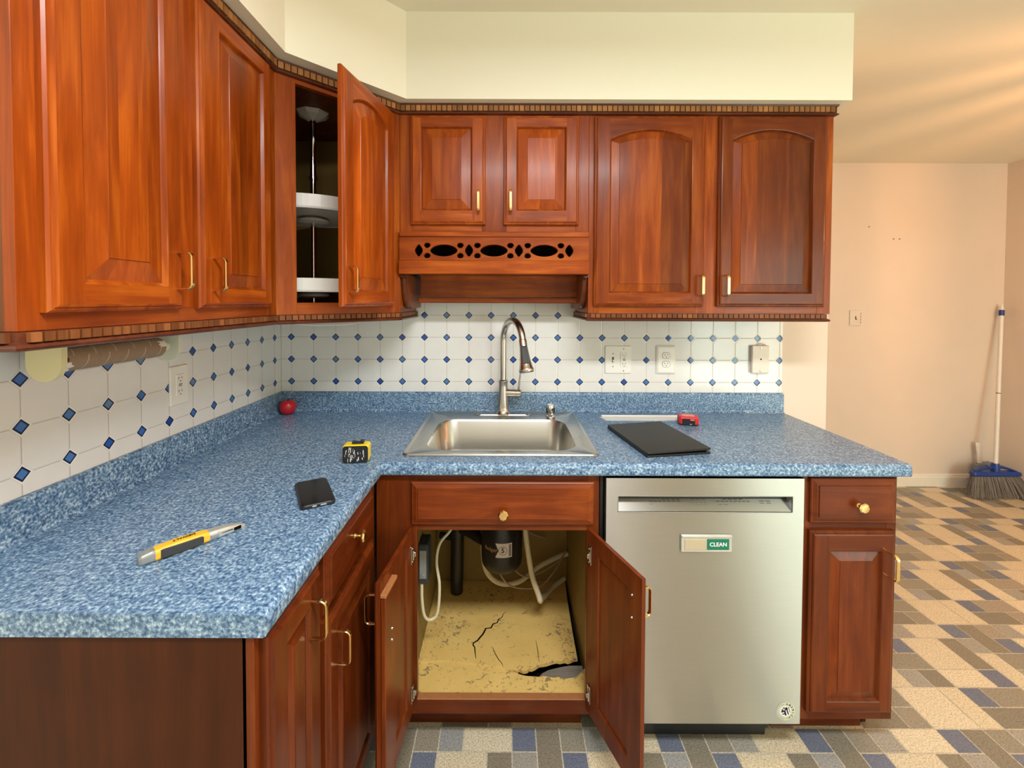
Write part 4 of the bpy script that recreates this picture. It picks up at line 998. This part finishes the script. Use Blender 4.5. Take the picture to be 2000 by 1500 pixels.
# ================================================================ PLATES ON THE WALL
def plate_mb(w, h, d=.0055, b=.003):
    mb = MB(); L = lambda k, y: [(a, y, c) for a, c, _ in rr(0, 0, w/2-k, h/2-k, .004, 0, 3)]
    mb.loft([L(0, 0), L(0, -d*.45), L(b*.6, -d*.9), L(b, -d)]); return mb
def gfci(parent, x):
    mb = MB(); mb.box(x-.0165, x+.0165, -.0075, -.004, -.033, .033, .001); m = mb.build('gfci_socket', 'white', parent)
    mb = MB()
    for s_ in (1, -1):
        mb.box(x-.0075, x-.0055, -.0080, -.0070, s_*.020-.002, s_*.020+.005); mb.box(x+.0050, x+.0068, -.0080, -.0070, s_*.020-.001, s_*.020+.005)
        mb.lathe([(.0022, 0), (.0022, .0006)], (x, -.0074, s_*.020-.008), (0, -1, 0), 10)
    mb.box(x-.006, x+.006, -.0082, -.0072, -.0035, -.0010); mb.box(x-.006, x+.006, -.0082, -.0072, .0012, .0037); mb.build('slots', 'slot', m)
def screws(parent, pts, mat='slot'):
    for x, z_ in pts:
        mb = MB(); mb.lathe([(.0028, 0), (.0022, .0012), (.0005, .0014)], (x, -.0052, z_), (0, -1, 0), 10); mb.build('screw', mat, parent)
t = thing('outlet', 'white outlet plate on the left tiled wall, right of the cardboard tube', 'outlet', (WLX+.0062, -.6190, 1.1495), PI/2)
plate_mb(.074, .120).build('wall_plate', 'white', t); gfci(t, 0)
t = thing('outlet', 'double white plate with a switch and an outlet, right of the faucet', 'outlet', (.5020, -.0062, 1.1485))
plate_mb(.118, .124).build('wall_plate', 'white', t); gfci(t, .026); screws(t, [(-.023, .027), (-.023, -.031), (.024, .048), (.024, -.050)])
mb = MB(); mb.box(-.0275, -.0185, -.0060, -.0050, -.012, .012); o = mb.build('toggle_slot', 'slot', t); mb = MB(); mb.box(-.0262, -.0198, -.0150, -.0045, -.009, .001, .0015); mb.build('toggle', 'white', t)
t = thing('outlet', 'cream outlet plate with two round sockets, middle of the right wall plates', 'outlet', (.7150, -.0062, 1.1490))
plate_mb(.086, .128, .009, .010).build('wall_plate', 'white', t)
for s_ in (1, -1):
    mb = MB(); mb.M = Matrix.Translation((0, -.009, s_*.0195)); mb.prism([(a*1.0, max(-.0125, min(.0125, b))) for a, b in [(.0165*math.cos(q*PI/12), .0165*math.sin(q*PI/12)) for q in range(24)]], .0015, -.0015, f=lambda a, b, z: (a, z, b)); so = mb.build('socket', 'white', t)
    mb = MB(Matrix.Translation((0, -.009, s_*.0195))); mb.prism([(a*1.0, max(-.0138, min(.0138, b))) for a, b in [(.0180*math.cos(q*PI/12), .0180*math.sin(q*PI/12)) for q in range(24)]], .0015, -.0004, f=lambda a, b, z: (a, z, b)); mb.build('socket_gap', 'slot', so)
    mb = MB(Matrix.Translation((0, -.009, s_*.0195))); mb.box(-.0075, -.0055, -.0024, -.0012, 0, .007); mb.box(.0050, .0070, -.0024, -.0012, .001, .007); mb.lathe([(.0022, 0), (.0022, .001)], (0, -.0014, -.006), (0, -1, 0), 10); mb.build('slots', 'slot', so)
t = thing('phone_jack', 'cream phone jack box at the right end of the tiles', 'phone jack', (1.1330, -.0062, 1.1530), 0)
mb = MB(); mb.box(-.040, .036, -.018, 0, -.062, .062, .003); mb.build('jack_box', 'ivory', t)
for z_ in (.051, -.051): mb = MB(); mb.lathe([(.005, 0), (.0045, .002), (.002, .0025)], (-.001, -.018, z_), (0, -1, 0), 12); mb.build('screw', 'nickel', t)
mb = MB(); mb.lathe([(.0035, 0), (.0035, .0008)], (-.001, -.0178, .001), (0, -1, 0), 12); mb.build('socket', 'dark', t)
mb = MB(); mb.tube(spline([(-.010, -.010, .062), (.004, -.012, .070), (.020, -.010, .066), (.030, -.006, .062)], 4), .002, 6); mb.build('wire', 'paper', t)
t = thing('light_switch', 'light switch plate on the far pink wall', 'light switch', (2.6530, FY-.0002, 1.2865))
plate_mb(.088, .118, .007).build('wall_plate', 'ivory', t)
mb = MB(); mb.box(-.004, .004, -.0078, -.0068, -.012, .014); mb.box(.0, .010, -.0085, -.0068, -.013, -.006); mb.build('toggle_slot', 'brown', t)
mb = MB()
for k, z_ in enumerate((.030, .008, -.014, -.036)): mb.add([(.033, -.0072, z_-.006), (.037, -.0072, z_-.006), (.043, -.0072, z_+.010), (.039, -.0072, z_+.010)], [(0, 1, 2, 3)])
mb.build('stripe_marks', plain('rust_print', (0.30, 0.10, 0.05), 0.6), t, normals=False)
for (x_, z_, l_) in ((2.742, 1.976, 'upper left nail mark on the far pink wall'), (2.93, 1.885, 'lower middle nail mark on the far pink wall'), (2.975, 1.885, 'lower right nail mark on the far pink wall')):
    mb = MB(); mb.lathe([(.0035, 0), (.003, .003), (.0015, .010)], (x_, FY, z_), (0, -1, 0), 8); tag(mb.build('nail', 'brown'), l_, 'nail', 'nail marks on the far wall')

# ================================================================ PAPER TOWEL HOLDER + TUBE
t = thing('paper_towel_holder', 'pale plastic paper towel holder hanging under the left wall cabinet', 'paper towel holder', (-.862, -1.14, 1.3635))
def flange(y, mat, lab_):
    pts = [(-.036, 0), (.036, 0), (.034, -.050)] + [(.034*math.cos(a), -.073-.034*math.sin(a)) for a in [PI*i/14 for i in range(15)]] + [(-.034, -.050)]
    mb = MB(); mb.prism(pts, y, y+.011, f=lambda a, b, z: (a, z, b)); mb.lathe([(.012, 0), (.011, .016), (.008, .017)], (0, y+(.011 if y < .1 else 0), -.070), (0, 1 if y < .1 else -1, 0), 16); tag(mb.build('bracket', mat, t), lab_)
flange(.0, 'holder', 'yellowed near bracket'); flange(.290, 'holderw', 'pale far bracket')
MB().box(-.030, .030, .011, .290, -.006, 0, .001).build('mounting_bar', 'holderw', t)
t = thing('cardboard_tube', 'empty brown cardboard paper towel tube hanging on its holder', 'cardboard tube', (-.862, -1.124, 1.2935))
mb = MB(); seg = 28; L0 = []; L1 = []; rr2 = random.Random(2)
ro, ri = .0235, .0215
e0 = [rr2.uniform(0, .010) for _ in range(seg)]
o_ = lambda r, i, y: (r*math.cos(2*PI*i/seg), y, r*math.sin(2*PI*i/seg))
ys = [0, .06, .12, .18, .248]
lo = [[o_(ro, i, (e0[i] if y == 0 else y)) for i in range(seg)] for y in ys]; li = [[o_(ri, i, (e0[i] if y == 0 else y)) for i in range(seg)] for y in reversed(ys)]
mb.loft(lo+li+[lo[0]], False, False, smooth=True); tb = mb.build('tube_wall', 'card', t)
mb = MB(); n_ = 150; L = []
for k in range(5):
    L = []
    for i in range(25):
        a = .1*PI + PI*2*i/24; y = .018 + k*.046 + .030*i/24; L.append([(1.008*ro*math.cos(a), y, 1.008*ro*math.sin(a)), (1.008*ro*math.cos(a), y+.0028, 1.008*ro*math.sin(a))])
    mb.loft(L, False, False, False, smooth=True)
mb.build('spiral_seam', 'cardl', t, normals=False)
mb = MB(); L = []
for i in range(9):
    a = -PI*.55 + PI*.5*i/8; L.append([o_(ro+.0008, a/(2*PI)*seg, -.004 - .005*math.sin(i*1.7)), o_(ro+.0008, a/(2*PI)*seg, .016+.006*math.sin(i*2.3))])
mb.loft(L, False, False, False); tag(mb.build('torn_paper', 'paper', t, normals=False), 'torn white paper scrap'); mb = MB(); L = []
for i in range(7):
    a = PI*.2*(i/6) + .1; L.append([o_(ro+.0008, a/(2*PI)*seg, .228+.004*math.sin(i*2)), o_(ro+.0008, a/(2*PI)*seg, .249)])
mb.loft(L, False, False, False); tag(mb.build('torn_paper', 'paper', t, normals=False), 'torn white paper scrap')
mb = MB(); mb.tube(spline([(-.74, -.55, 1.358), (-.69, -.50, 1.330), (-.62, -.43, 1.3235), (-.55, -.36, 1.327), (-.47, -.27, 1.358)], 8), .0022, 8)
tag(mb.build('cable', 'paper'), 'thin white cable sagging under the corner wall cabinet', 'cable')

# ================================================================ BROOM, DUSTPAN
bx, by = 3.560, 1.185
t = thing('broom', 'broom with white handle and blue head leaning in the far corner', 'broom', (bx, by, 0))
top = Vector((3.722-bx, 1.318-by, 1.36)); bot = Vector((0, 0, .215)); dv = (top-bot).normalized()
mb = MB(); mb.tube([bot, bot.lerp(top, .5), top], .0125, 14); mb.tube([top, top+dv*.010, top+dv*.030], lambda u: .0125-.004*u, 12)
mb.build('handle', 'handle', t)
mb = MB(); mb.tube([top-dv*.052, top-dv*.010], .0155, 14); tag(mb.build('hand_ring', 'bluep', t), 'blue ring')
mb = MB(); mb.tube([bot.lerp(top, .455), bot.lerp(top, .460)], .0130, 14); mb.build('joint', 'slot', t)
mb = MB(); 
mb.loft([rr(0, 0, .165, .022, .015, .150, 4), rr(0, 0, .178, .026, .018, .160, 4), rr(0, 0, .172, .024, .016, .178, 4), rr(0, 0, .150, .018, .012, .184, 4)])
mb.lathe([(.026, .182), (.024, .222), (.020, .240)], (0, 0, 0), seg=18); mb.box(-.060, .060, -.014, .014, .205, .222, .005)
for s_ in (1, -1): mb.tube(spline([(s_*.030, 0, .214), (s_*.085, 0, .202), (s_*.150, 0, .180)], 5), .009, 8)
mb.build('head', 'bluep', t)
mb = MB(); rb_ = random.Random(11)
for i in range(1500):
    u = rb_.uniform(-1, 1); v = rb_.uniform(-1, 1); p0 = Vector((u*.165, v*.018, .152))
    flare = 1.36 + .04*rb_.random(); p1 = Vector((u*.165*flare + rb_.uniform(-.008, .008), v*.030 - .035 + rb_.uniform(-.012, .012), rb_.uniform(.001, .022)))
    pm = p0.lerp(p1, .5) + Vector((rb_.uniform(-.004, .004), rb_.uniform(-.004, .004), .004)); w_ = .0014
    a = Vector((w_, 0, 0)); b = Vector((0, w_, 0))
    mb.loft([[p0-a, p0+b, p0+a], [pm-a, pm+b, pm+a], [p1-a*.6, p1+b*.6, p1+a*.6]], False, True)
mb.build('bristles', 'brist', t, normals=False)
t = thing('dustpan', 'slate dustpan with a white handle standing behind the broom', 'dustpan', (3.600, 1.290, 0))
mb = MB(); mb.loft([[(-.05, -.02, 0), (.08, -.02, 0), (.08, .02, 0), (-.05, .02, 0)], [(-.060, .0, .185), (.06, .0, .205), (.06, .035, .205), (-.060, .035, .185)]]); mb.build('pan', 'panp', t)
mb = MB(); mb.loft([rr(-.02, .02, .013, .008, .006, .195, 3), rr(-.020, .022, .017, .008, .006, .26, 3), rr(-.026, .025, .022, .007, .006, .335, 3), rr(-.028, .026, .016, .006, .005, .348, 3)]); mb.build('grip', 'handle', t)

# ================================================================ LAMPS (overhead, outside the picture)
t = thing('ceiling_lamp', 'long flat white ceiling lamp over the kitchen floor', 'ceiling lamp', (LX, LY, CEIL))
mb = MB(); mb.box(-.62, .62, -.16, .16, -.100, -.001, .006); mb.build('housing', 'trimw', t)
t = thing('chandelier', 'small brass chandelier in the dining area, with ribs shaped to cast ceiling streaks', 'chandelier', (CHX, CHY, CHZ))
mb = MB(); mb.lathe([(.05, CEIL-CHZ-.001), (.05, CEIL-CHZ-.02), (.008, CEIL-CHZ-.03)], seg=20); mb.tube([(0, 0, CEIL-CHZ-.03), (0, 0, .16)], .006, 8); mb.build('stem', 'brass', t)
mb = MB()
for i in range(22):
    a = 2*PI*(i+.35*math.sin(i*2.1))/22; ca, sa = math.cos(a), math.sin(a); w_ = .0035+.0045*abs(math.sin(i*1.3))
    L = []
    for r, z_ in ((.13, -.12), (.16, .02), (.10, .15)): L.append([(r*ca-w_*sa, r*sa+w_*ca, z_), (r*ca+w_*sa, r*sa-w_*ca, z_), ((r+.003)*ca, (r+.003)*sa, z_)])
    mb.loft(L)
mb.lathe([(.10, .148), (.104, .148), (.104, .156), (.10, .156)], seg=28, cap0=False, cap1=False); mb.lathe([(.127, -.124), (.133, -.124), (.133, -.116), (.127, -.116)], seg=28, cap0=False, cap1=False)
mb.build('streak_ribs', 'brass', t)  # ribs shaped to throw the ceiling streaks, in place of pleated glass
